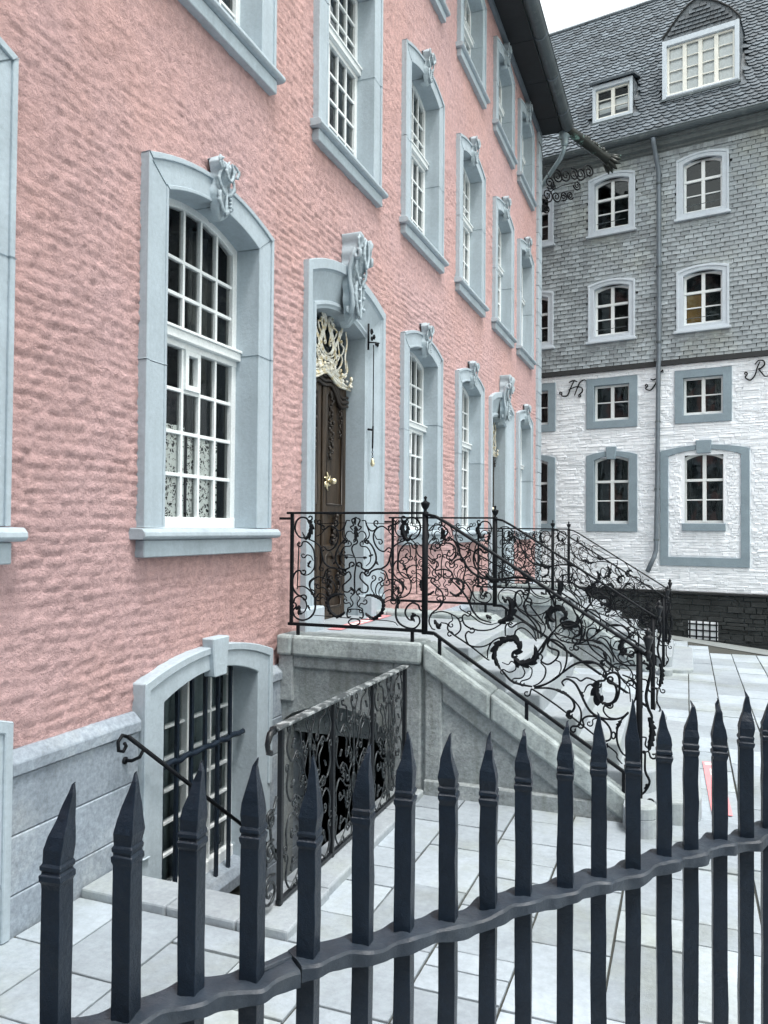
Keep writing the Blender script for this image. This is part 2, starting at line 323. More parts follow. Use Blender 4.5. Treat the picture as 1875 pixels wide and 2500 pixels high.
# value noise on numpy grids
def vnoise(x, y, seed=0):
    xi = np.floor(x).astype(np.int64); yi = np.floor(y).astype(np.int64); fx = x-xi; fy = y-yi
    fx = fx*fx*(3-2*fx); fy = fy*fy*(3-2*fy)
    def h(a, b):
        n = (a*374761393+b*668265263+seed*974711) & 0xffffffff
        n = ((n ^ (n >> 13))*1274126177) & 0xffffffff
        return ((n ^ (n >> 16)) & 0xffff)/65535.0
    return (h(xi, yi)*(1-fx)+h(xi+1, yi)*fx)*(1-fy)+(h(xi, yi+1)*(1-fx)+h(xi+1, yi+1)*fx)*fy
def fbm(x, y, oct=4, seed=0, gain=.5):
    s = 0; a = 1; t = 0
    for o in range(oct):
        s = s+a*vnoise(x*2**o, y*2**o, seed+o); t += a; a *= gain
    return s/t
TR={
'A_m':[('l',13,'',[(792,1342),(859,1307),(926,1355),(940,1432),(888,1471),(813,1482),(779,1453)]),('c',4,'e',[(880,1478),(842,1532),(842,1580),(872,1605)]),('c',4,'e',[(888,1471),(876,1526),(894,1575),(924,1590)]),('c',4,'e',[(910,1465),(906,1520),(939,1563),(979,1567)]),('c',4,'e',[(925,1459),(947,1508),(991,1533),(1020,1521)]),('c',4,'e',[(940,1445),(977,1474),(1021,1479),(1039,1456)]),('c',4,'e',[(955,1432),(991,1451),(1014,1428)]),('c',5,'b',[(973,1853),(944,1828),(899,1845),(862,1900),(857,1962),(890,2011),(935,2022),(976,1995)]),('c',4,'e',[(865,1959),(884,1924),(914,1921)]),('c',4,'e',[(1046,1940),(1002,1964),(980,1998),(994,2029),(1023,2033)]),('c',6,'e',[(1134,1924),(1199,1932),(1238,1986),(1234,2048),(1197,2088),(1147,2088),(1122,2068)]),('l',17,'',[(1125,2068),(1097,2026),(1108,1965),(1141,1924),(1177,1972)]),('c',6,'e',[(1119,1917),(1054,1889),(1010,1847),(996,1785),(974,1729),(923,1693),(886,1689),(841,1670),(823,1642)]),('c',6,'e',[(756,1906),(802,1906),(847,1865),(877,1796),(874,1741),(834,1691),(796,1680),(758,1696),(758,1717)]),('c',4,'s',[(757,1864),(802,1857),(832,1809),(829,1746),(796,1711)]),('c',3,'',[(704,1775),(742,1776),(788,1777)]),('l',9,'',[(769,1777),(803,1779)]),('l',8,'',[(818,1788),(855,1803)]),('c',4,'e',[(996,1812),(1000,1730),(1019,1689)]),('c',5,'b',[(789,1648),(759,1661),(744,1619),(782,1578),(812,1551),(805,1510),(768,1501),(748,1518)]),('c',5,'',[(923,1686),(960,1667),(983,1612),(1034,1614),(1093,1574),(1100,1520),(1072,1485)]),('c',4,'e',[(916,1665),(953,1646),(953,1611),(924,1597)]),('c',5,'',[(704,1370),(754,1365),(773,1341),(769,1306),(739,1309)]),('c',4,'e',[(715,1489),(745,1459),(723,1416),(738,1389),(761,1379)]),('c',4,'e',[(738,1389),(753,1417),(783,1411)]),('c',3,'e',[(785,2049),(913,2045),(1053,2040)]),('c',5,'',[(698,2094),(740,2073),(725,2031),(751,2016),(729,1989)]),('c',4,'e',[(725,1961),(748,1982),(778,1976),(794,1941),(779,1920)]),('c',5,'e',[(755,2066),(785,2066),(800,2025),(831,1990),(861,1990),(883,2015),(864,2032)]),('c',4,'e',[(801,2018),(820,1969),(813,1934),(794,1920)]),('l',8,'',[(870,1751),(900,1720)]),('l',8,'',[(752,1536),(722,1524)])],
'A_l':[('c',4,'',[(206,1899),(194,1509)]),('c',5,'s',[(231,1866),(242,1892),(282,1892),(331,1843),(347,1772),(344,1686),(301,1635),(253,1626),(229,1647)]),('c',4,'s',[(264,1770),(280,1788),(315,1778),(336,1743)]),('l',9,'',[(316,1742),(292,1706),(316,1685)]),('c',6,'b',[(229,1640),(217,1660),(181,1649),(153,1595),(158,1515),(207,1460),(255,1465)]),('c',6,'e',[(198,1528),(254,1533),(311,1499),(351,1444),(356,1358),(321,1293),(249,1261),(185,1279),(156,1328),(184,1365)]),('c',4,'e',[(341,1607),(302,1570),(310,1521),(342,1504)]),('c',5,'s',[(167,1408),(175,1437),(215,1453),(264,1426),(280,1376),(257,1325),(209,1316)]),('l',14,'',[(184,1344),(212,1366),(217,1316),(249,1321)]),('l',8,'',[(288,1384),(312,1342)])],
'A_c':[('c',5,'',[(701,1772),(709,1723),(698,1639),(699,1527),(698,1492)]),('c',5,'e',[(701,1772),(673,1834),(681,1869),(711,1884)]),('c',4,'e',[(701,1779),(658,1795),(605,1791)]),('l',16,'',[(702,2024),(704,1961),(702,1898)]),('l',10,'',[(698,2094),(700,2031)]),('l',12,'',[(698,1527),(698,1488)]),('c',3,'',[(321,1307),(694,1296),(1000,1290),(1066,1259)]),('o',5,'',[(698,1268),(747,1271),(698,1242)])],
'A_r':[('c',6,'s',[(1072,1430),(1050,1409),(1047,1333),(1073,1280),(1132,1249),(1196,1245),(1239,1288),(1232,1335),(1203,1344)]),('l',13,'',[(1210,1351),(1181,1333),(1203,1293)]),('c',6,'s',[(1238,1396),(1227,1423),(1181,1438),(1138,1405),(1123,1357),(1153,1311),(1189,1306)])],
'B':[('l',12,'',[(1430,1997),(1427,1937),(1458,1930)]),('c',5,'e',[(1310,1996),(1345,2030),(1409,2034),(1458,1991),(1437,1944)]),('c',4,'',[(1486,1931),(1645,1846),(1794,1764),(1940,1686),(1973,1670)]),('c',5,'s',[(1396,1869),(1416,1896),(1472,1897),(1514,1871),(1521,1818),(1494,1770),(1469,1790)]),('c',7,'',[(1493,1931),(1542,1885),(1556,1818),(1584,1772),(1604,1733),(1646,1687),(1700,1656),(1774,1638),(1874,1641),(1973,1657),(2070,1647),(2135,1623),(2199,1574),(2243,1512),(2256,1462)]),('l',17,'',[(1754,1677),(1808,1633),(1887,1642)]),('c',6,'s',[(1733,1835),(1706,1861),(1672,1840),(1659,1787),(1673,1728),(1713,1676),(1767,1645)]),('c',4,'e',[(1672,1794),(1686,1741),(1727,1709),(1754,1710)]),('c',4,'e',[(1541,1911),(1535,1878),(1583,1852),(1607,1862)]),('c',4,'e',[(1617,1866),(1638,1820),(1604,1793),(1590,1772)]),('c',4,'e',[(1584,1766),(1556,1778),(1515,1764),(1511,1731)]),('c',5,'',[(1398,1480),(1409,1446),(1385,1405),(1336,1363),(1315,1308),(1336,1255),(1365,1243)]),('c',5,'e',[(1336,1363),(1413,1383),(1483,1369),(1538,1339),(1562,1293),(1559,1247),(1518,1211),(1497,1230)]),('c',4,'e',[(1489,1366),(1500,1323),(1476,1302)]),('l',13,'',[(1357,1317),(1392,1271),(1410,1299)]),('c',5,'',[(1410,1299),(1462,1288),(1476,1236),(1635,1139),(1757,1054),(1784,1040)]),('o',4,'',[(1562,1330),(1577,1331),(1562,1315)]),('c',5,'s',[(1613,1359),(1593,1368),(1576,1347),(1593,1295),(1648,1265),(1729,1256),(1809,1273),(1876,1316),(1895,1326)]),('c',4,'',[(1558,1433),(1565,1406),(1634,1370),(1709,1320),(1783,1304),(1856,1321)]),('l',22,'',[(1849,1321),(1928,1364),(1947,1429),(1934,1487),(1901,1512)]),('l',12,'',[(1755,1369),(1802,1351)]),('c',6,'',[(1481,1623),(1537,1578),(1606,1501),(1633,1449),(1661,1391),(1715,1340),(1796,1318)]),('c',5,'s',[(1334,1598),(1384,1560),(1419,1521),(1426,1460),(1399,1412)]),('c',5,'s',[(1641,1235),(1621,1243),(1601,1209),(1628,1145),(1703,1133),(1770,1153),(1830,1196),(1876,1211)]),('c',5,'e',[(2130,1200),(2078,1261),(2026,1291),(1981,1269),(1968,1236),(1942,1228)]),('c',5,'e',[(2130,1213),(2104,1282),(2039,1330),(1994,1321),(1955,1294)]),('c',5,'',[(1902,1226),(1902,1291),(1922,1318),(1948,1306)]),('c',6,'e',[(2143,1220),(2129,1296),(2071,1370),(2006,1419),(1973,1482),(1980,1541),(2012,1561),(2038,1536)]),('c',6,'',[(2162,1227),(2155,1304),(2104,1365),(2058,1402),(2039,1465),(2064,1518),(2077,1570),(2070,1615)]),('c',5,'e',[(2168,1234),(2193,1306),(2148,1374),(2090,1448),(2093,1487)]),('l',10,'',[(2032,1459),(2055,1421)]),('c',4,'e',[(1347,1787),(1375,1748),(1362,1680),(1390,1647)]),('c',4,'e',[(1339,1848),(1332,1882),(1367,1909),(1410,1883)]),('c',5,'',[(1319,1733),(1362,1693),(1425,1702),(1487,1683),(1502,1637),(1481,1610)]),('c',4,'e',[(1425,1702),(1432,1642),(1481,1636)]),('c',4,'e',[(1646,1575),(1700,1590),(1734,1552),(1714,1518)]),('c',5,'e',[(1584,1772),(1598,1706),(1584,1633),(1619,1581),(1646,1529),(1633,1475)]),('l',10,'',[(1523,1618),(1557,1585)]),('c',4,'e',[(1556,1818),(1514,1831),(1487,1804)]),('c',4,'e',[(1768,1579),(1741,1618),(1700,1603)]),('l',20,'',[(1977,1095),(2007,1145),(1969,1203),(1900,1196),(1835,1143),(1823,1073),(1851,1007),(1874,971)]),('c',7,'',[(1874,978),(1940,907),(2008,882),(2099,871)]),('c',9,'',[(1992,1084),(1958,1074),(1962,1109),(2007,1138),(2009,1176),(1969,1200)]),('l',24,'',[(1969,1068),(2008,1036),(2068,1044),(2113,1070),(2124,1123),(2113,1174)]),('c',8,'',[(2098,1061),(2165,1125),(2194,1194),(2231,1248),(2253,1271)]),('c',6,'',[(2120,1092),(2180,1186),(2209,1232)]),('c',5,'',[(1769,1055),(1773,1116),(1807,1179),(1869,1213),(1915,1215)]),('c',4,'e',[(1878,1031),(1924,1019),(1947,1044),(1977,1023),(1977,985),(1932,963),(1893,979)]),('c',4,'e',[(2061,1021),(2030,1012),(2046,968),(2023,929),(1970,921)]),('c',4,'e',[(2068,1022),(2098,994),(2083,933),(2023,906)]),('c',5,'',[(2158,1050),(2195,1008),(2188,948),(2151,901),(2106,875)]),('c',6,'s',[(2172,1081),(2165,1058),(2210,1039),(2254,1064),(2283,1103),(2283,1140),(2224,1159),(2209,1187),(2239,1219),(2297,1200),(2341,1151),(2342,1063),(2313,987),(2254,931),(2166,880),(2114,872)]),('c',4,'',[(2261,1072),(2298,1060),(2305,1016),(2291,978)]),('c',7,'e',[(2114,868),(2210,905),(2305,979),(2400,1052),(2486,1079),(2564,1063),(2613,1008),(2606,957),(2564,947)]),('l',9,'',[(2443,1069),(2543,1069)]),('c',7,'e',[(2114,861),(2225,869),(2313,847),(2378,808),(2400,759),(2386,721),(2361,711)]),('l',10,'',[(2262,865),(2364,829)]),('l',12,'',[(2371,727),(2357,689),(2372,661)]),('c',6,'e',[(2386,809),(2436,747),(2447,683),(2429,623),(2390,615)]),('c',7,'',[(2327,892),(2313,921),(2349,945),(2400,920),(2436,864),(2465,801),(2508,732),(2572,694),(2656,687),(2725,708),(2766,748)]),('l',11,'',[(2436,864),(2461,822)]),('c',5,'',[(2342,960),(2407,957),(2443,938),(2486,963),(2543,945),(2564,925)]),('c',5,'',[(2465,859),(2493,912),(2550,924)]),('l',24,'',[(2557,946),(2546,873),(2575,810),(2592,855)]),('c',7,'e',[(2571,803),(2628,793),(2669,818),(2687,877),(2676,927),(2641,938)]),('l',11,'',[(2578,803),(2635,790),(2680,826)]),('c',7,'',[(2613,980),(2634,1003),(2676,1013),(2704,979),(2704,886),(2683,819),(2642,794)]),('c',5,'s',[(2635,765),(2607,777),(2600,740),(2635,700),(2697,695)]),('c',6,'b',[(2465,630),(2458,669),(2494,694),(2557,693),(2614,662),(2649,608),(2645,550),(2603,527)]),('c',4,'e',[(2572,687),(2529,676),(2526,643)]),('o',5,'',[(2666,577),(2679,578),(2666,554)]),('c',6,'',[(2766,740),(2718,686),(2691,619),(2691,540),(2718,471),(2753,439)]),('l',11,'',[(2718,686),(2684,618)]),('c',5,'s',[(2084,814),(2091,844),(2114,846),(2269,755),(2429,645),(2593,526),(2684,460),(2691,425),(2725,386)]),('c',5,'e',[(2683,1057),(2704,1001),(2746,946),(2766,962)]),('c',4,'',[(2759,926),(2773,905),(2780,820)]),('c',6,'',[(2725,1002),(2787,978),(2818,930),(2814,852),(2787,785)]),('c',5,'',[(2253,1264),(2414,1229),(2521,1227),(2592,1210),(2655,1141),(2669,1085)]),('l',9,'',[(2514,1231),(2606,1203)]),('c',6,'e',[(2224,1248),(2312,1341),(2377,1352),(2428,1325),(2435,1267),(2392,1242)]),('l',12,'',[(2319,1338),(2406,1342)]),('l',18,'',[(2260,1346),(2223,1381),(2231,1426),(2282,1447),(2326,1416)]),('c',5,'',[(2267,1495),(2260,1428),(2268,1332),(2261,1279)]),('c',4,'e',[(2283,1273),(2312,1304),(2370,1292),(2399,1265)]),('c',6,'e',[(2362,1506),(2406,1412),(2442,1355),(2449,1282),(2435,1208),(2406,1195)]),('c',5,'',[(2577,1296),(2528,1315),(2492,1299),(2485,1240),(2514,1176),(2578,1122),(2634,1082),(2690,1043)]),('l',11,'',[(2599,1152),(2620,1096)]),('c',5,'',[(2613,1139),(2613,1095),(2648,1061),(2711,1037)]),('c',4,'e',[(2648,1242),(2648,1199),(2683,1172),(2731,1182),(2793,1193),(2814,1159)]),('c',4,'e',[(2464,1371),(2478,1320),(2457,1253)]),('c',4,'e',[(2718,1174),(2697,1122),(2732,1089),(2780,1106)]),('c',4,'e',[(2690,1129),(2725,1146),(2780,1135)]),('l',9,'',[(2549,1287),(2577,1311)])],
'Bc':[('c',9,'',[(2852,1097),(2896,1078),(2911,1030),(2896,951),(2882,864),(2896,788),(2920,726),(2906,654)]),('l',18,'',[(2903,724),(2920,634),(2906,534),(2896,490)]),('c',5,'e',[(2855,983),(2889,971),(2896,915)]),('c',5,'e',[(2855,585),(2882,581),(2876,538)]),('c',5,'e',[(2862,473),(2896,490),(2910,456)]),('c',7,'',[(2851,478),(2875,480),(2876,359),(2905,287),(2880,223),(2851,189)]),('c',5,'e',[(2851,124),(2880,148),(2900,165)]),('l',9,'',[(2890,270),(2876,213)])],
'G':[('l',32,'',[(6826,3576),(6982,3613),(7160,3591),(7364,3518),(7542,3510),(7728,3488)]),('c',10,'',[(6827,3537),(7012,3573),(7222,3549),(7412,3478),(7643,3477),(7739,3477)]),('l',25,'',[(7058,4156),(7126,4071),(7057,3952),(7006,3852),(7066,3776),(7187,3744)]),('c',7,'b',[(7014,4132),(7075,4052),(7010,3941),(6954,3827),(7038,3745),(7203,3722)]),('l',13,'',[(7058,4156),(7177,4215),(7307,4221)]),('l',11,'',[(6864,4043),(6889,3912),(6858,3781),(6945,3694)]),('l',21,'',[(7478,4186),(7522,4103),(7418,3958),(7334,3841),(7381,3758)]),('l',12,'',[(7603,4082),(7639,3955),(7595,3810),(7622,3653)]),('l',13,'',[(7255,4155),(7365,4170),(7462,4162)]),('l',12,'',[(7210,4118),(7279,4057),(7220,3939),(7185,3853)]),('c',7,'b',[(7200,3883),(7322,3950),(7368,4026),(7289,4046)]),('c',6,'b',[(6922,3720),(6978,3782),(6948,3826)]),('c',7,'b',[(7374,3764),(7502,3817),(7550,3894),(7484,3920)]),('o',8,'',[(7391,3708),(7510,3752),(7371,3625)]),('l',12,'',[(7265,3728),(7298,3643),(7410,3599)]),('l',16,'',[(6937,3673),(7158,3706),(7344,3692)]),('l',13,'',[(7475,3572),(7646,3657),(7630,3776)]),('c',6,'e',[(7301,4219),(7396,4224),(7436,4175)])],
'LH':[('c',14,'s',[(-3668,5493),(-3655,5415),(-3524,5417),(-3446,5580),(-3373,5730),(-3322,5793)]),('c',14,'',[(-3482,5740),(-3374,5780),(-3266,5745)]),('c',14,'',[(-3338,5402),(-3266,5585),(-3193,5726),(-3095,5771),(-3040,5750)]),('c',14,'e',[(-3490,5554),(-3309,5618),(-3159,5584),(-3137,5490),(-3222,5405)])],
'LJ':[('c',14,'s',[(-1548,5474),(-1587,5418),(-1470,5379),(-1361,5518),(-1296,5672),(-1200,5830),(-1188,5761)]),('c',14,'',[(-1470,5648),(-1412,5614),(-1277,5670)])],
'LR':[('c',14,'s',[(641,5555),(606,5479),(702,5414),(798,5510),(846,5674),(901,5811)]),('c',14,'',[(799,5754),(874,5836),(975,5818),(995,5734),(924,5659),(880,5644),(941,5552),(1008,5471),(1109,5480)])]}
# ================================================================ SETTING: ground
g = MB()
g.add([(-300, -300, -2.6), (300, -300, -2.6), (300, 300, -2.6), (-300, 300, -2.6)], [(0, 1, 2, 3)])
tag(g.build('ground', 'lane_stone'), kind='structure')
DG = 18.66                                                       # the paving ends on the diagonal x + y = DG
lane = MB()
lane.add([(-8, DG+8, -.02), (40, DG-40, -.02), (44, DG-36, -.85), (-4, DG+12, -.85)], [(0, 1, 2, 3)])
lane.add([(-4, DG+12, -.85), (44, DG-36, -.85), (84, DG+4, -.9), (36, DG+52, -.9)], [(0, 1, 2, 3)])
tag(lane.build('lane', 'lane_stone'), kind='structure')
cy = MB()
z = -.014
cy.add([(0, -20, z), (1.33, -20, z), (1.33, 3.46, z), (0, 3.46, z)], [(0, 1, 2, 3)])
cy.add([(1.33, -20, z), (40, -20, z), (40, DG-40, z), (1.33, DG-1.33, z)], [(0, 1, 2, 3)])
cy.add([(0, 7.3, z), (1.33, 7.3, z), (1.33, DG-1.33, z), (0, DG, z)], [(0, 1, 2, 3)])
cy.add([(1.2, 5.76, z), (1.33, 5.76, z), (1.33, 7.3, z), (1.2, 7.3, z)], [(0, 1, 2, 3)])
courtyard = tag(cy.build('courtyard', 'joint_earth'), kind='structure')
def slab_mesh(k):
    """unit slab -.5...5, uneven chamfered outline"""
    rnd = random.Random(50+k); o = []
    for sx, sy, ex, ey in ((-1, -1, 1, -1), (1, -1, 1, 1), (1, 1, -1, 1), (-1, 1, -1, -1)):
        for t in (0, .33, .66):
            jx, jy = rnd.uniform(-.007, .004), rnd.uniform(-.007, .004)
            x, y = (sx+(ex-sx)*t)*.5, (sy+(ey-sy)*t)*.5
            o.append((x-math.copysign(abs(jx), x)*(abs(x) > .4), y-math.copysign(abs(jy), y)*(abs(y) > .4)))
    n = len(o); b = MB()
    vs = [(x, y, -.03) for x, y in o]+[(x*.999, y*.999, -.003) for x, y in o]+[(x*.990, y*.990, rnd.uniform(-.0004, .0006)) for x, y in o]
    fs = [(r*n+i, r*n+(i+1) % n, (r+1)*n+(i+1) % n, (r+1)*n+i) for r in (0, 1) for i in range(n)]+[tuple(2*n+i for i in range(n))]
    return b.add(vs, fs)
SLM = [slab_mesh(k) for k in range(8)]; SLME = [m.mesh('paving_slab', 'paving_stone') for m in SLM]
xe = [.07, .40, .81, 1.21, 1.61, 2.01, 2.41, 2.81, 3.17, 3.5, 3.83, 4.2, 4.6, 5.0, 5.4, 5.8, 6.2, 6.6, 7.0, 7.4, 7.8]
fixed = {0: [2.4, 3.01, 3.46], 1: [2.505, 2.866, 3.46], 2: [2.6, 3.25, 3.46], 3: [2.9, 3.46, 3.8, 4.19, 4.43, 4.70, 5.24, 5.47, 5.9], 4: [3.05, 3.62, 4.28, 4.86, 5.24, 5.8],
         5: [3.05, 3.325, 3.515, 3.68, 4.15, 4.54, 4.79, 5.11, 5.5, 6.0], 6: [3.3, 3.9, 4.6, 5.2, 5.7], 7: [3.4, 4.06, 4.39, 4.9, 5.5, 6.25], 8: [4.4, 5.1, 5.97, 6.69, 7.25, 7.80, 8.36], 9: [5.2, 5.7, 6.33, 6.9, 7.5]}
slabs = []
for i in range(len(xe)-1):
    y = -1.0; js = []
    fx = fixed.get(i, [])
    lo = fx[0] if fx else 99
    rnd = random.Random(i*13+3)
    while y < lo-.2 and y < 17: js.append(y); y += rnd.uniform(.38, .72)
    js += fx
    y = (fx[-1] if fx else y)+.5
    while y < 17.5: js.append(y); y += rnd.choice((rnd.uniform(.3, .5), rnd.uniform(.5, .8)))
    for a, b in zip(js, js[1:]):
        x0, x1 = xe[i], xe[i+1]; yc = (a+b)/2; xc = (x0+x1)/2
        if xc+b > DG-.05: continue
        if xc < 1.33 and a > 3.3 and b < 5.9: continue
        if xc < 1.3 and b > 3.47 and a < 5.74: continue
        if xc < 2.8 and b > 5.76 and a < 8.1 and (a > 5.6 or xc < 1.3): continue
        if xc < 2.8 and 11.9 < yc < 14.2: continue
        if i == 2 and a >= 3.25: b = 3.455
        slabs.append((x0, x1, a, b, xc, yc))
def vis(xc, yc):
    p = project(xc, yc, 0)
    if not p or not (-80 < p[0] < 1955 and p[1] < 2580): return 1e9
    if xc < 2.9 and yc > 8.2 and yc < 20: return 500+p[2]
    return p[2]
slabs.sort(key=lambda s: vis(s[4], s[5]))
rest = MB()
for k, (x0, x1, a, b, xc, yc) in enumerate(slabs):
    sx, sy = x1-x0-.010, b-a-.010; j = random.randrange(8); dz = random.uniform(-.003, .003)
    if k < 290 and vis(xc, yc) < 400:
        o = link(SLME[j], 'paving_slab', courtyard, (xc, yc, dz)); o.scale = (sx, sy, 1)
        o.rotation_euler = (random.uniform(-.004, .004), random.uniform(-.004, .004), random.uniform(-.003, .003))
    else:
        rest.add([(xc+v[0]*sx, yc+v[1]*sy, v[2]+dz) for v in SLM[j].v], SLM[j].f)
tag(rest.build('paving_slabs', 'paving_stone', courtyard), kind='stuff')
# ================================================================ PINK HOUSE
house = tag(empty('pink_house', (0, 0, 0)), 'tall pink rendered house with grey stone window surrounds and carved keystones', 'house')
GB = [(2.17, 2.0), (4.77, 2.0), (9.5, 2.0), (11.87, 2.0), (16.28, 2.0)]
UB = [2.17, 4.77, 7.14, 9.5, 11.87, 14.2, 16.33]
DOORS = [(7.15, 0.0), (14.15, -.09)]
holes = []
for yc, zb in GB: holes.append((yc-.72, yc+.72, 1.86, 4.30, .10))
for yc in UB: holes += [(yc-.72, yc+.72, 5.54, 7.79, .10), (yc-.72, yc+.72, 9.01, 10.62, .10)]
for yc, dz in DOORS: holes.append((yc-.905, yc+.905, .8, 4.30+dz, .19))
BW = [2.18, 4.765]
for yc in BW: holes.append((yc-.72, yc+.72, .7, 1.02, .08))
def facade():
    ys = np.concatenate([np.arange(-1.5, 2.6, .05), np.arange(2.6, 6.2, .0155), np.arange(6.2, 9, .022), np.arange(9, 13, .033), np.arange(13, 17.7, .05), [17.72]])
    zs = np.concatenate([np.arange(.86, 4.9, .0145), np.arange(4.9, 7.6, .02), np.arange(7.6, 11.1, .028), [11.12]])
    Y, Z = np.meshgrid(ys, zs); ny, nz = len(ys), len(zs)
    wx = fbm(Y*2.3, Z*2.3, 3, 11)-.5; wz = fbm(Y*3.4+40, Z*4.1, 3, 23)-.5
    yy = Y+wx*.16; zz = Z+wz*.050+.09*(vnoise(Y*.6, Z*.6, 5)-.5)
    hrow = .066; row = np.floor(zz/hrow); off = vnoise(row*7.31, row*0+3.3, 9)*3.0
    ll = .19; cx = yy/ll+off; cell = np.floor(cx); fx = cx-cell; fz = zz/hrow-row
    rnd = vnoise(cell*17.13+.5, row*31.7+.5, 3); rnd2 = vnoise(cell*5.77+.5, row*11.1+.5, 8)
    ex = np.minimum(fx, 1-fx)*ll; ez = np.minimum(fz, 1-fz)*hrow
    edge = np.clip(np.minimum(ex*.7, ez)/.015, 0, 1); edge = edge*edge*(3-2*edge)
    brick = edge*(.45+.55*rnd)+(rnd2-.5)*.7*(fz-.5)*edge+(vnoise(cell*3.1+.5, row*7.7+.5, 77)-.5)*.6*(fx-.5)*edge
    k = np.clip((fbm(Y*.55+9, Z*.55+2, 3, 31)-.30)/.3, .4, 1)            # where the courses read through the render
    near_door = np.exp(-((Y-8.3)/1.6)**2)*np.exp(-((Z-2.6)/1.4)**2)
    k = np.clip(k+.5*near_door, 0, 1.25)*np.clip(.35+1.5*fbm(Y*1.7+3, Z*2.3, 3, 91), .45, 1.3)
    rough = fbm(Y*7, Z*21, 4, 41, .62)-.5
    lump = fbm(Y*3.2, Z*8.5, 3, 51)-.5
    crust = np.clip(fbm(Y*16, Z*42, 3, 61)-.52, 0, 1)
    pit = np.clip(.36-fbm(Y*12, Z*34, 3, 71), 0, 1)
    h = .0175*k*brick+.020*rough+.009*lump+.036*crust-.012*pit
    X = h*.62-.012
    idx = np.arange(ny*nz).reshape(nz, ny)
    yc = (ys[:-1]+ys[1:])/2; zc = (zs[:-1]+zs[1:])/2; YC, ZC = np.meshgrid(yc, zc); keep = np.ones_like(YC, bool)
    for a, b, c, d, e in holes: keep &= ~((YC > a) & (YC < b) & (ZC > c) & (ZC < d+e*(1-((2*YC-a-b)/(b-a))**2)))
    q = np.stack([idx[:-1, :-1], idx[:-1, 1:], idx[1:, 1:], idx[1:, :-1]], -1)[keep]
    used = np.zeros(ny*nz, bool); used[q.ravel()] = True; remap = np.cumsum(used)-1
    V = np.stack([X.ravel(), Y.ravel(), Z.ravel()], -1)[used].astype(np.float32); q = remap[q].astype(np.int32)
    me = bpy.data.meshes.new('wall'); me.vertices.add(len(V)); me.vertices.foreach_set('co', V.ravel())
    me.loops.add(q.size); me.loops.foreach_set('vertex_index', q.ravel())
    me.polygons.add(len(q)); me.polygons.foreach_set('loop_start', np.arange(0, q.size, 4, dtype=np.int32))
    me.polygons.foreach_set('use_smooth', np.ones(len(q), bool))
    me.materials.append(MT['pink_render']); me.update(calc_edges=True); me.validate()
    return link(me, 'wall', house)
facade()
# other walls and roof of the house
sh = MB(); sh.box(-9, -1.2, -1.5, 18.08, -1.3, 11.1); sh.box(-1.2, -.02, 18.02, 18.08, -1.3, 11.1); sh.box(-1.2, -.02, -1.5, -1.45, -1.3, 11.1)
sh.build('side_wall', 'pink_plain', house)
rf = MB(); rf.hexa([(.66, -1.7, 11.16), (.66, 18.25, 11.16), (-4.5, 18.25, 15.6), (-4.5, -1.7, 15.6), (.66, -1.7, 11.24), (.66, 18.25, 11.24), (-4.5, 18.25, 15.75), (-4.5, -1.7, 15.75)])
rf.hexa([(-9.2, -1.7, 11.16), (-9.2, 18.25, 11.16), (-4.5, 18.25, 15.6), (-4.5, -1.7, 15.6), (-9.2, -1.7, 11.24), (-9.2, 18.25, 11.24), (-4.5, 18.25, 15.75), (-4.5, -1.7, 15.75)])
rf.build('roof', 'roof_slate', house)
# eaves: bed mould, soffit boards, gutter
ev = MB(); ev.prism([(0, 10.98), (.055, 11.0), (.075, 11.05), (.06, 11.09), (0, 11.1)], lambda a, b, h: (a, h, b), -1.6, 17.95)
eave = ev.build('bed_moulding', 'zinc_dark', house)
for i in range(27):
    y0 = -1.6+i*.73
    MB().box(.0, .5, y0, min(y0+.722, 18.1), 11.085+.004*(i % 2), 11.13).build('soffit_board', 'soffit_wood', house)
gp = [(.50+.13+.13*math.cos(t), 11.19+.16*math.sin(t)) for t in [math.pi+i*math.pi/10 for i in range(11)]]
gi = [(.63+.115*math.cos(t), 11.19+.145*math.sin(t)) for t in [math.pi+i*math.pi/10 for i in range(11)]]
gt = MB(); gt.ring(gp, gi, lambda a, b, h: (a, h, b), -1.6, 18.05, closed=False)
gt.tube([(.76, -1.6, 11.195), (.76, 18.05, 11.195)], .014, sides=8)
gutter = gt.build('gutter', 'zinc', house, smooth=False)
for i in range(14): 
    MB().ring([(a+(a-.63)*.07, b-.012) for a, b in gp], gp, lambda a, b, h: (a, h, b), -1+i*1.4, -1+i*1.4+.035, closed=False).build('gutter_bracket', 'zinc_dark', gutter)
MB().box(.49, .505, -1.6, 18.1, 11.10, 11.24).build('fascia_board', 'cornice_paint', house)
# quoins of the far corner
for i in range(37):
    z0 = .0+i*.3
    MB().box(-.5, .048+.004*(i % 2), 17.69, 18.125, z0+.004, min(z0+.296, 11.07)).build('quoin_stone', 'stone_trim', house, bevel=.007)
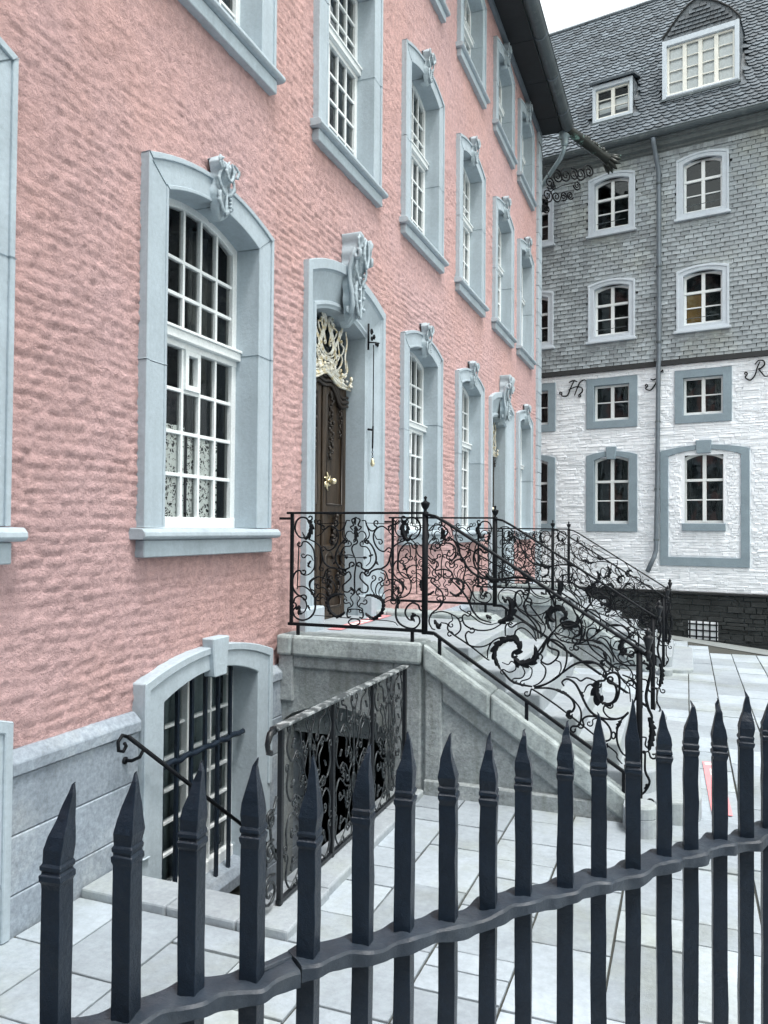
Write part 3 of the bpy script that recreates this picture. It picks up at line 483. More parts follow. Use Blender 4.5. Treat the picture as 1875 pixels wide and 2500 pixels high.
# plinth
back = cells(-1.5, 17.7, -2.4, .84, [(yc-.62, yc+.62, -.62, .84) for yc in BW]+[(0, 0, 0, 0)], FX, .0)
back.build('plinth_backing', 'joint_earth', house)
def plinth(y0, y1):
    for (za, zb_) in ((-2.3, -1.284), (-1.28, -.68), (-.676, -.30), (-.296, .185), (.189, .476), (.480, .768)):
        if zb_ < -.25 and not (3.0 < y0 < 6): continue
        MB().box(-.05, .056+random.uniform(-.003, .003), y0+.002, y1-.002, za, zb_).build('plinth_stone', 'plinth_stone', house, bevel=.006)
    MB().prism([(-.05, .773), (.072, .773), (.072, .835), (.02, .885), (-.05, .885)], lambda a, b, h: (a, h, b), y0+.002, y1-.002).build('plinth_stone', 'plinth_stone', house, bevel=.005)
for a, b in ((-1.4, 0), (0, 1.37), (2.98, 3.965), (5.56, 6.2), (8.1, 9.2), (9.2, 10.6), (10.6, 12), (12, 13.2), (15.05, 16.4), (16.4, 17.69)): plinth(a, b)
# ---- carved keystones
def keystone(yc, z0, z1, w, dep, x0, seed=0, rich=False):
    """carved console: S-shaped profile, fluted front, rolled side scrolls"""
    nu, nv = (34, 64) if rich else (22, 40); b = MB(); vs = []; rnd = np.random.RandomState(seed)
    if rich:
        dk = ([0, .06, .14, .25, .38, .5, .62, .74, .86, .95, 1], [.10, .34, .52, .58, .46, .42, .52, .74, .95, 1.0, .90])
        wk = ([0, .06, .2, .35, .5, .65, .8, .92, 1], [.30, .48, .66, .74, .80, .98, .92, .86, .90])
    else:
        dk = ([0, .08, .2, .35, .5, .62, .74, .84, .93, 1], [.22, .48, .62, .60, .46, .44, .70, 1.0, .95, .50])
        wk = ([0, .08, .25, .45, .6, .72, .84, .93, 1], [.42, .58, .82, .84, .74, .66, .84, .86, .62])
    for j in range(nv+1):
        v = j/nv; wd = w*np.interp(v, *wk)*(1+.05*math.sin(v*(34 if rich else 21))); d = dep*np.interp(v, *dk)
        for i in range(nu+1):
            u = -1+2*i/nu; au = abs(u); side = min(1, (1-au)/.10)**.45
            flute = .11*math.cos(au*math.pi*(4.2 if rich else 3.2)+v*2.2)*(1 if v < .8 else .6)
            tip = .13*max(0, math.sin(v*math.pi*(13 if rich else 8)+au*4.5))*(.25 < au < .95)*(v < .82)
            roll = .17*math.exp(-((au-.80)/.11)**2)
            eye = .5*math.exp(-((u)/.3)**2-((v-.60)/.09)**2) if rich else .22*math.exp(-(u/.3)**2-((v-.42)/.1)**2)
            dd = d*side*(.90+flute+tip+roll+eye+.06*rnd.uniform(-1, 1))
            zz = z0+(z1-z0)*v+(.018*math.sin(au*9) if v > .95 else 0)-(.07*(z1-z0)*(-(1-au)) if v < .1 else 0)*-1
            vs.append((x0+dd, yc+u*wd, zz))
    fs = [(j*(nu+1)+i, j*(nu+1)+i+1, (j+1)*(nu+1)+i+1, (j+1)*(nu+1)+i) for j in range(nv) for i in range(nu)]
    n = len(vs); top = list(range(nv*(nu+1), n)); bot = list(range(nu+1))
    vs += [(x0-.06, vs[i][1], vs[i][2]-.01) for i in top]; fs += [(top[i], top[i+1], n+i+1, n+i) for i in range(nu)]
    m = len(vs); vs += [(x0-.06, vs[i][1], vs[i][2]) for i in bot]; fs += [(bot[i+1], bot[i], m+i, m+i+1) for i in range(nu)]
    b.add(vs, fs)
    return b
def carve(yc, z0, z1, w, dep, x0, seed, rich=False):
    """keystone core with crisp applied leaf work"""
    b = keystone(yc, z0, z1, w, dep, x0, seed, rich); H = z1-z0; rnd = random.Random(seed)
    def lf(pts, r, x):
        _, l = scrolls([('l', r*1000, '', [(int((yc+a*w)*1000), int((z0+c*H)*1000)) for a, c in pts])], lambda a, c: (x, a, c), (1, 0, 0)); b.add(l.v, l.f)
    for s in (-1, 1):
        j = lambda: rnd.uniform(-.03, .03)
        lf([(s*.10, .05), (s*(.55+j()), .28), (s*(.42+j()), .52)], w*.20, x0+dep*.66)
        lf([(s*.15, .40+j()), (s*(.75+j()), .60), (s*(.5+j()), .82)], w*.17, x0+dep*.74)
        lf([(s*.8, .78), (s*(.95+j()), .92), (s*.5, 1.0)], w*.15, x0+dep*.92)
        lf([(s*.05, .62), (s*.35, .78), (s*.15, .97)], w*.16, x0+dep*1.02)
    lf([(0, .02), (.03, .2), (0, .42)], w*.17, x0+dep*.72)
    for i in range(7 if rich else 5): blob(b, (x0+dep*.78, yc+w*.34*(1 if not rich else (-1)**i), z0+H*(.14+.07*i)), w*.12, w*.10, H*.026, 7, 4)
    return b
def blob(m, c, rx, ry, rz, seg=8, rings=5):
    vs = []; fs = []
    for j in range(rings+1):
        t = math.pi*j/rings
        for i in range(seg):
            p = 2*math.pi*i/seg; vs.append((c[0]+rx*math.sin(t)*math.cos(p), c[1]+ry*math.sin(t)*math.sin(p), c[2]+rz*math.cos(t)))
    for j in range(rings):
        for i in range(seg): fs.append((j*seg+i, j*seg+(i+1) % seg, (j+1)*seg+(i+1) % seg, (j+1)*seg+i))
    m.add(vs, fs)
KEYS = {}
def path(hw, z0, zs, rise, c):
    a = arch(hw, z0, zs, rise, c); return a[1:]+a[:1]
def cutpath(p, i0, i1, g0, g1):
    """piece of a polyline between fractional indices, ends pulled in by g"""
    def at(u):
        i = min(int(u), len(p)-2); q = u-i; return (p[i][0]+(p[i+1][0]-p[i][0])*q, p[i][1]+(p[i+1][1]-p[i][1])*q)
    def ln(i): return math.dist(p[i], p[i+1])
    j0 = i0+g0/ln(min(int(i0), len(p)-2)); j1 = i1-g1/ln(min(int(math.ceil(i1))-1, len(p)-2))
    us = [j0]+[k for k in range(int(j0)+1, int(math.ceil(j1)))]+[j1]
    return [at(u) for u in us]
def surround(win, hwo, hwi, zb, zso, zsi, ro, ri, yc):
    bands = [(path(hwo, zb, zso, ro, yc), path(hwi, zb, zsi, ri, yc), -.23, .04), (path(hwo+.001, zb, zso+.001, ro, yc), path(hwo-.032, zb, zso-.03, ro, yc), .035, .056), (path(hwi+.022, zb, zsi+.02, ri, yc), path(hwi-.001, zb, zsi-.001, ri, yc), .03, .047)]
    zr, zl_ = zb+(zso-zb)*random.uniform(.42, .62), zb+(zso-zb)*random.uniform(.4, .6)
    sp = ['b0', 'r', 1.0, 8.0, 15.0, 'l', 16.0]
    def U_(q, p): return 0 if q == 'b0' else (zr-p[0][1])/(p[1][1]-p[0][1]) if q == 'r' else 15+(p[15][1]-zl_)/(p[15][1]-p[16][1]) if q == 'l' else q
    for i0, i1 in zip(sp, sp[1:]):
        b = MB(); dx = random.uniform(-.0015, .0015)
        g0, g1 = (0 if i0 == 'b0' else .0018), (0 if i1 == 16.0 else .0018)
        for o, n_, h0, h1 in bands: b.ring(cutpath(o, U_(i0, o), U_(i1, o), g0, g1), cutpath(n_, U_(i0, n_), U_(i1, n_), g0, g1), FX, h0, h1+dx, closed=False)
        b.build('surround_stone', 'stone_trim', win, bevel=.0035)
def window(yc, zb, zso, tz, rl, ru, full, key=True, kh=.40, curt=None, silld=0.0):
    hwo, hwi = .79, .575; ro, ri = .15, .115; zsi = zso-.15
    xf, xb, xg = -.155, -.215, -.19
    f = MB(); fw = .055; a0, a1 = yc-hwi-.01, yc+hwi+.01
    top = lambda y: zsi+ri*(1-((y-yc)/hwi)**2)
    f.ring(path(hwi+.01, zb, zsi+.01, ri, yc), path(hwi-fw, zb, zsi-fw+.01, ri, yc), FX, xb, xf, closed=False)
    f.box(xb+.002, xf+.004, a0, a1, zb-.01, zb+.075)
    f.box(xb, xf+.045, a0+.012, a1-.012, tz-.03, tz+.03); f.box(xb, xf+.06, a0+.012, a1-.012, tz+.03, tz+.05); f.box(xb, xf+.004, a0, a1, tz-.075, tz-.03)
    win = f.build('window', 'white_paint', house, bevel=.003)
    surround(win, hwo, hwi, zb, zso, zsi, ro, ri, yc)
    # sill: cap + apron block
    s = MB(); sp = [(-.3, zb+.006), (.085, zb-.006), (.108, zb-.03), (.112, zb-.055), (.098, zb-.07), (.07, zb-.075), (-.3, zb-.075)]
    s.prism(sp, lambda a, c, h: (a, h, c), yc-hwo-.06, yc+hwo+.06); s.build('sill', 'stone_trim', win, bevel=.004)
    MB().box(-.1, .062, yc-hwo-.005, yc+hwo+.005, zb-.185, zb-.077).build('sill_apron', 'stone_trim', win, bevel=.006)
    if key:
        kk = ('k', round(zso, 2) % 7)
        o = carve(yc, zso-.12, zso+.27, .125, .105, .03, int(yc*10+zso*7)).build('keystone', 'stone_carved', win, smooth=True)
    zl = [zb+.075+(tz-.075-zb-.075)*i/rl for i in range(rl+1)]; ztop = zsi-fw
    zu = [tz+.05+(ztop-tz-.05)*i/ru for i in range(ru+1)]
    yl = [yc-hwi+fw+(2*hwi-2*fw)*i/5 for i in range(6)]; bw = .0125
    gb = MB()
    for y in yl[1:-1]:
        gb.box(xb+.01, xf-.012, y-bw, y+bw, zb+.07, tz-.07); gb.box(xb+.01, xf-.012, y-bw, y+bw, tz+.04, top(y)-fw+.015)
    for zz in zl[1:-1]+zu[1:-1]: gb.box(xb+.012, xf-.014, yl[0]-.01, yl[-1]+.01, zz-bw, zz+bw)
    if full and zb < 3:     # small opening light
        y0, y1, z0, z1 = yl[2], yl[3], zl[-2], zl[-1]
        gb.ring([(y0+.012, z0+.012), (y1-.012, z0+.012), (y1-.012, z1), (y0+.012, z1)], [(y0+.05, z0+.05), (y1-.05, z0+.05), (y1-.05, z1-.035), (y0+.05, z1-.035)], FX, xb+.01, xf+.006)
    gb.build('glazing_bars', 'white_paint', win, bevel=.002)
    pm = MB(); rows = [(zl[i], zl[i+1], False) for i in range(rl)]+[(zu[i], zu[i+1], i == ru-1) for i in range(ru)]
    for z0, z1, last in rows:
        for i in range(5):
            y0, y1 = yl[i], yl[i+1]; zt0, zt1 = (top(y0)-fw+.01, top(y1)-fw+.01) if last else (z1, z1)
            dx = random.uniform(-.004, .004) if full else random.uniform(-.002, .002)
            q = MB() if full else pm
            q.add([(xg+dx, y0, z0), (xg-dx, y1, z0), (xg-dx, y1, zt1), (xg+dx*.3, y0, zt0)], [(0, 1, 2, 3)])
            if full: q.build('pane', 'clear_glass' if zb < 3 else 'glass', win)
    if not full: tag(pm.build('panes', 'glass', win), kind='stuff')
    # dark room behind
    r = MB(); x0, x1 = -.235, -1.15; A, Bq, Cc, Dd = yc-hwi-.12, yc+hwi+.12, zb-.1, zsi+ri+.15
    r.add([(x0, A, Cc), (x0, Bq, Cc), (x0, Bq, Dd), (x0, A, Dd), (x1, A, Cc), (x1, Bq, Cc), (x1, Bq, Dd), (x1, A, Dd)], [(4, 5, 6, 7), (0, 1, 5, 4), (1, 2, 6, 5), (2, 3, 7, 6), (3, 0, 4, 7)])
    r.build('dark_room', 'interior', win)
    if curt: curt(win, yc, zb, zsi+ri)
    return win
def sheet(y0, y1, z0, z1, x, amp, n, m, name, parent, waves=5, hem=0):
    b = MB(); vs = []
    for i in range(n+1):
        t = i/n; y = y0+(y1-y0)*t; xx = x+amp*math.sin(t*waves*2*math.pi+.6)+amp*.5*math.sin(t*waves*5.1)
        vs += [(xx, y, z0+hem*math.sin(t*7)), (xx, y, z1)]
    b.add(vs, [(2*i, 2*i+2, 2*i+3, 2*i+1) for i in range(n)]); return b.build(name, m, parent, smooth=True)
def curtA(win, yc, zb, zt):
    sheet(yc-.54, yc-.02, zb+.05, zb+.72, -.212, .006, 40, 'lace', 'lace_curtain', win, 5)
    sheet(yc+.02, yc+.40, zb+.05, zb+.66, -.212, .006, 34, 'lace', 'lace_curtain', win, 4)
    sheet(yc-.6, yc-.42, zb+.8, zt, -.4, .03, 20, 'interior_wall', 'dark_curtain', win, 3)
    sheet(yc+.28, yc+.6, zb+.1, zt, -.42, .03, 20, 'interior_wall', 'dark_curtain', win, 4)
    c = MB(); c.tube([(-.36, yc+.02, zb), (-.36, yc-.02, zb+.25), (-.36, yc-.02, zb+.5), (-.36, yc+.08, zb+.66), (-.36, yc+.2, zb+.7), (-.36, yc+.31, zb+.6), (-.36, yc+.28, zb+.4), (-.36, yc+.2, zb+.1)], .014, (1, 0, 0))
    c.build('chair_back', 'door_carving', win, smooth=True)
def curtS(win, yc, zb, zt):
    sheet(yc-.56, yc-.38, zb, zt, -.36, .025, 18, 'curtain', 'curtain', win, 3)
    sheet(yc+.36, yc+.56, zb, zt, -.36, .025, 18, 'curtain', 'curtain', win, 3)
for yc, zb in GB: window(yc, zb, 4.32, 3.33, 4, 3, yc in (4.77, 9.5), curt=curtA if yc == 4.77 else (curtS if yc > 9 else None))
for yc in UB: window(yc, 5.68, 7.81, 6.88, 4, 3, yc in (4.77, 7.14, 9.5), curt=curtS if yc > 8 else None)
for yc in UB: window(yc, 9.15, 10.64, 9.93, 2, 2, False)
# ---- basement windows
def basement(yc, first):
    hwo, hwi = .79, .585
    b = MB(); b.ring(path(hwo, -.30 if not first else -.62, 1.05, .13, yc), path(hwi, -.30 if not first else -.62, .90, .12, yc), FX, -.22, .075, closed=False)
    b.ring(path(hwo+.001, 0, 1.051, .13, yc), path(hwo-.05, 0, 1.0, .13, yc), FX, .07, .09, closed=False)
    win = b.build('basement_window', 'stone_trim', house, bevel=.006)
    MB().prism([(yc-.075, .97), (yc+.075, .97), (yc+.105, 1.24), (yc-.105, 1.24)], FX, .02, .115).build('keystone', 'stone_trim', win, bevel=.008)
    zb = -.56
    MB().prism([(-.3, zb+.06), (-.02, zb+.03), (.03, zb-.02), (.03, zb-.1), (-.3, zb-.1)], lambda a, c, h: (a, h, c), yc-hwi-.02, yc+hwi+.02).build('sill', 'plinth_stone', win, bevel=.004)
    f = MB(); f.ring(path(hwi+.01, zb, .91, .12, yc), path(hwi-.05, zb, .86, .12, yc), FX, -.21, -.15, closed=False)
    f.box(-.21, -.13, yc-hwi, yc+hwi, zb+.02, zb+.12); f.box(-.21, -.135, yc-.036, yc+.036, zb, .99)
    f.build('sash_frame', 'white_paint', win, bevel=.003)
    gb = MB(); ys = [yc-hwi+.05, yc-.29, yc-.04, yc+.04, yc+.29, yc+hwi-.05]; zs = [zb+.12+(.86-zb-.12)*i/6 for i in range(7)]
    for y in (yc-.29, yc+.29): gb.box(-.2, -.155, y-.010, y+.010, zb+.1, .97)
    for zz in zs[1:-1]: gb.box(-.2, -.157, yc-hwi+.03, yc+hwi-.03, zz-.010, zz+.010)
    gb.build('glazing_bars', 'white_paint', win, bevel=.002)
    for i in (0, 1, 3, 4):
        for j in range(6):
            MB().add([(-.182, ys[i], zs[j]), (-.182, ys[i+1], zs[j]), (-.182, ys[i+1], zs[j+1]+(.08 if j == 5 else 0)), (-.182, ys[i], zs[j+1]+(.08 if j == 5 else 0))], [(0, 1, 2, 3)]).build('pane', 'glass', win)
    for y in [yc-.44+i*.165 for i in range(6)]:
        MB().tube([(-.05, y, -.6), (-.05, y, .99)], .017, (1, 0, 0), 4).build('grille_bar', 'fence_paint', win)
    pts = [(-.05+.006*math.sin(i*2.1), yc-.575+i*1.15/24, .44+.007*math.sin(i*1.57)) for i in range(25)]
    MB().tube(pts, .022, None, 6).build('grille_crossbar', 'fence_paint', win, smooth=True)
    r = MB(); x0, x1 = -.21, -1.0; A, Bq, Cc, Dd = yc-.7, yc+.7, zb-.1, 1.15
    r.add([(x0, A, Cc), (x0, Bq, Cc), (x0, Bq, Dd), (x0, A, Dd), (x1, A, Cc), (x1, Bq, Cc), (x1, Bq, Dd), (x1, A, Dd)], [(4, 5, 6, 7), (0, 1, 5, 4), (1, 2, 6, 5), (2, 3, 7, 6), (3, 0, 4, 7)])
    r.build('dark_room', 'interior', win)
    sheet(yc-.62, yc+.62, zb, 1.05, -.30, .01, 40, 'grey_blind', 'blind', win, 9)
for i, yc in enumerate(BW): basement(yc, i == 1)
# ---- front door with gilded overdoor
def door():
    yc = 7.15; prof = [(.95, -.10), (.95, .045), (.945, .05), (.878, .05), (.872, .03), (.86, .015), (.78, -.015), (.66, -.05), (.65, -.035), (.63, -.03), (.615, -.045), (.60, -.05), (.60, -.34)]
    b = MB(); vs = []; fs = []
    for hw, x in prof:
        k = (hw-.60)/.35; o = path(hw, 1.05, 4.03+.34*k, .11+.09*k, yc); vs += [(x, a, z) for a, z in o]
    n = len(path(1, 0, 1, 1, 0))
    for i in range(len(prof)-1):
        for j in range(n-1): fs.append((i*n+j, i*n+j+1, (i+1)*n+j+1, (i+1)*n+j))
    b.add(vs, fs); sur = b.build('door_surround', 'stone_trim', house)
    ks = carve(yc, 4.05, 4.87, .16, .20, .0, 5, True)
    ks.build('keystone', 'stone_carved', sur, smooth=True)
    for s in (-1, 1):
        k1 = [(.16, .15, 4.72), (.12, .148, 4.66), (.085, .138, 4.55), (.08, .128, 4.42), (.105, .118, 4.30), (.105, .11, 4.18), (.07, .10, 4.11), (.045, .10, 4.13), (.05, .10, 4.18)]
        k2 = [(.16, .15, 4.72), (.195, .15, 4.70), (.195, .15, 4.64), (.16, .15, 4.63), (.145, .15, 4.67)]
        kv = MB(); kv.tube([(x, yc+s*y, z) for x, y, z in k1], [.022, .027, .025, .023, .026, .026, .023, .02, .016], None, 8)
        kv.tube([(x, yc+s*y, z) for x, y, z in k2], .02, (0, 1, 0), 8)
        kv.build('side_volute', 'stone_carved', sur, smooth=True)
    for s in (-1, 1):
        MB().box(-.12, .062, yc+s*.775-.19, yc+s*.775+.19, .97, 1.30).build('jamb_base', 'stone_trim', sur, bevel=.012)
    d = MB(); d.box(-.34, -.285, yc-.6, yc+.6, 1.05, 3.62)
    dr = d.build('door', 'door_wood', house)
    for s in (-1, 1):
        st = MB(); st.box(-.285, -.262, yc+s*.31-.285, yc+s*.31-.2, 1.08, 3.5); st.box(-.285, -.262, yc+s*.31+.2, yc+s*.31+.285, 1.08, 3.5)
        for z0, z1 in ((1.08, 1.2), (1.72, 1.84), (2.15, 2.25), (3.36, 3.5)): st.box(-.285, -.263, yc+s*.31-.2, yc+s*.31+.2, z0, z1)
        st.build('door_panel_frame', 'door_wood', dr, bevel=.008)
        mo = MB()
        for z0, z1 in ((1.2, 1.72), (2.25, 3.36)):
            mo.tube([(-.27, yc+s*.31-.2, z0), (-.27, yc+s*.31+.2, z0), (-.27, yc+s*.31+.2, z1), (-.27, yc+s*.31+.1, z1+.06), (-.27, yc+s*.31, z1-.02), (-.27, yc+s*.31-.1, z1+.06), (-.27, yc+s*.31-.2, z1), (-.27, yc+s*.31-.2, z0)], .016, (1, 0, 0), 6)
        mo.build('door_moulding', 'door_carving', dr, smooth=True)
        rnd = random.Random(3)
        for y, z0, z1, r in ((yc+s*.20, 2.72, 3.42, .026), (yc+s*.42, 2.95, 3.3, .02), (yc+s*.31, 1.85, 2.15, .04), (yc+s*.18, 1.3, 1.6, .035), (yc+s*.42, 1.3, 1.62, .03)):
            k = int((z1-z0)/.018); cv = MB()
            for i in range(k):
                t = i/k; blob(cv, (-.255+rnd.uniform(-.01, .012), y+rnd.uniform(-.03, .03)*(1.2-t*.2)*(r/.026), z0+(z1-z0)*t), r*.7, r*rnd.uniform(.5, 1), r*rnd.uniform(.5, 1), 6, 4)
            cv.build('carved_festoon', 'door_carving', dr, smooth=True)
    wv = MB()
    for off, rr in ((0, .022), (.05, .016), (-.045, .018)):
        pts = [(-.245, yc+(t-.5)*1.16, 3.42+off+.10*math.cos((t-.5)*2*math.pi)-.03*math.cos((t-.5)*6*math.pi)) for t in [i/40 for i in range(41)]]
        wv.tube(pts, rr, (1, 0, 0), 6)
    wv.build('carved_cornice', 'door_carving', dr, smooth=True)
    kn = MB(); kn.lathe([(.012, 0), (.012, .05), (.028, .06), (.034, .085), (.024, .108), (.004, .115)], (-.262, yc+.1, 2.48), 12, (1, 0, 0))
    for i in range(6):
        a = i*math.pi/3+.3; kn.tube([(-.255, yc+.1, 2.48), (-.25, yc+.1+.05*math.cos(a), 2.48+.06*math.sin(a)), (-.245, yc+.1+.08*math.cos(a+.4), 2.48+.095*math.sin(a+.4))], [.014, .012, .004], (1, 0, 0))
    kn.build('door_handle', 'brass', dr, smooth=True)
    gb, gl = scrolls(TR['G'], lambda a, b_: (-.215, a, b_), (1, 0, 0), mirror=yc, flat=1.3, sides=8, rscale=1.15)
    gb.build('gilded_scrollwork', 'gilding', dr, smooth=True); gl.build('gilded_leaves', 'gilding', dr)
    gd = MB(); rnd = random.Random(9)
    for i in range(60):
        t = rnd.uniform(-1, 1); z = 3.60+.05*math.cos(t*3)+rnd.uniform(-.05, .06); blob(gd, (-.21+rnd.uniform(-.02, .03), yc+t*.57, z), .02, rnd.uniform(.012, .03), rnd.uniform(.012, .03), 6, 4)
    tag(gd.build('gilded_beading', 'gilding', dr, smooth=True), kind='stuff')
    MB().add([(-.30, yc-.6, 3.62), (-.30, yc+.6, 3.62), (-.30, yc+.6, 4.2), (-.30, yc-.6, 4.2)], [(0, 1, 2, 3)]).build('fanlight_pane', 'glass', dr)
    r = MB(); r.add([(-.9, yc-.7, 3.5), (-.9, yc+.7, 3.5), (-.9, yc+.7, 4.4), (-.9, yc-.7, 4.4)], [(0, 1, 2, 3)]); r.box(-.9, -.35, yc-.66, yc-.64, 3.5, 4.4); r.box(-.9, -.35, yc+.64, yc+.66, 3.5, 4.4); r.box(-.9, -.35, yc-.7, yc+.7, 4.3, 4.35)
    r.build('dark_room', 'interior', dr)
    MB().box(-.4, .08, yc-.62, yc+.62, 1.0, 1.085).build('threshold', 'step_stone', house, bevel=.006)
    return sur, dr
sur, dr = door()
copy_tree(sur, house, (0, 7.0, -.09)); copy_tree(dr, house, (0, 7.0, -.09))
BX = .015
# bell pull beside the first door
bp = MB(); bp.tube([(BX, 7.825, 3.97), (BX, 7.825, 3.1)], .006, None, 6); bp.tube([(BX, 7.825, 3.1), (BX, 7.815, 2.86)], .010, None, 6)
for i in range(5): bp.tube([(BX+.008*math.cos(a), 7.817, 2.845-i*.022+.013*math.sin(a)) if i % 2 else (BX, 7.817+.008*math.cos(a), 2.845-i*.022+.013*math.sin(a)) for a in [j*math.pi/4 for j in range(9)]], .003, None, 5)
bell = bp.build('bell_pull', 'wrought_iron', house, smooth=True)
MB().lathe([(.005, 0), (.02, .012), (.026, .035), (.016, .06), (.02, .075), (.006, .09)], (BX, 7.817, 2.665), 12).build('pull_knob', 'brass', bell, smooth=True)
bk = MB(); bk.box(BX-.03, BX-.012, 7.722, 7.735, 3.9, 4.18); bk.tube([(BX-.01, 7.730, 3.98), (BX, 7.830, 4.0), (BX+.01, 7.960, 4.02)], .008, None, 6); bk.tube([(BX-.03, 7.760, 3.06), (BX, 7.825, 3.06)], .012, None, 6)
for (sy, sz, sr) in ((7.780, 4.1, .035), (7.850, 4.06, .03), (7.790, 4.03, .025), (7.910, 4.0, .022), (7.960, 4.0, .02)):
    bk.tube([(BX-.005, sy+sr*(1-.75*i/16)*math.cos(i*.62), sz+sr*(1-.75*i/16)*math.sin(i*.62)) for i in range(17)], .007, (1, 0, 0), 5)
bk.build('bell_bracket', 'wrought_iron', bell, smooth=True)
# water spout at the far corner with iron bracket
O = Vector((.60, 18.02, 11.13)); E_ = Vector((1.52, 19.1, 10.66)); ax = (E_-O)
sp = MB(); n = 16
sp.tube([O+ax*(i/n) for i in range(n+1)], [.10+.012*math.sin(i*.4)+(.05*max(0, (i-12)/4)) for i in range(n+1)], None, 12)
spout = sp.build('water_spout', 'copper_green', house, smooth=True)
hd = MB(); A = ax.normalized()
for i in range(11):
    a = 2*math.pi*i/11; X = A.orthogonal().normalized(); Y = A.cross(X); d = X*math.cos(a)+Y*math.sin(a)
    hd.tube([E_-A*.16+d*.10, E_+d*.17, E_+A*.07+d*.24], [.055, .05, .012], None, 6)
hd.build('spout_collar', 'copper_green', spout, smooth=True)
rg = MB()
for i in range(9): blob(rg, tuple(O+ax*(.42+.055*i)+Vector((0, 0, .12+.02*math.sin(i*2)))), .055, .055, .06+.015*(i % 2))
rg.build('spout_ridge', 'copper_green', spout, smooth=True)
br = MB(); D2 = Vector((ax.x, ax.y, 0)).normalized(); N2 = Vector((-D2.y, D2.x, 0)); O2 = Vector((.06, 18.05, 0))
def spiral(m, s, z, r, turns=1.6, dir=1, rr=.011, ph=0):
    pts = []
    for i in range(26):
        t = i/25; a = ph+dir*turns*2*math.pi*t; q = r*(1-.8*t); pts.append(O2+D2*(s+q*math.cos(a))+Vector((0, 0, z+q*math.sin(a))))
    m.tube(pts, [rr*(1-.3*i/25) for i in range(25)]+[rr*1.5], N2, 6)
for s, z_, r_, d_ in ((.22, 10.02, .15, 1), (.45, 10.22, .16, -1), (.70, 10.30, .17, 1), (.95, 10.38, .15, -1), (1.16, 10.44, .17, 1), (1.42, 10.55, .17, -1), (.16, 9.72, .17, 1), (.42, 9.74, .13, -1), (.64, 9.80, .11, 1), (.84, 9.86, .10, -1), (.12, 9.40, .12, 1), (.33, 9.96, .08, 1), (1.05, 10.14, .12, 1)):
    spiral(br, s, z_, r_, 1.7, d_, .018, random.uniform(0, 6))
br.tube([O2+D2*s+Vector((0, 0, z_)) for s, z_ in ((0, 9.3), (.1, 9.6), (.3, 9.86), (.6, 10.04), (1.0, 10.2), (1.5, 10.5))], .012, N2, 6)
br.build('spout_bracket', 'wrought_iron', spout, smooth=True)
# rain pipe and funnel at the corner
pp = MB(); pp.lathe([(.07, -.34), (.085, -.30), (.10, -.16), (.13, -.14), (.13, .05)], (.55, 18.12, 11.12), 14)
pp.tube([(.55, 18.12, 10.82), (.53, 18.15, 10.68), (.44, 18.25, 10.56), (.2, 18.5, 10.40), (-.1, 18.8, 10.2)], .052, None, 10)
pp.build('rain_pipe', 'zinc_light', house, smooth=True)
cb = MB(); cb.tube([(.05, 17.95, 11.0), (.25, 18.0, 10.97), (.5, 18.05, 10.9), (.8, 18.3, 10.85), (1.2, 18.7, 10.66), (1.5, 19.05, 10.5)], .009, None, 5); cb.tube([(.06, 17.6, 10.72), (.09, 17.75, 10.66), (.08, 18.1, 10.45), (.2, 18.2, 10.1)], .009, None, 5)
cb.build('cable', 'cable', house, smooth=True)
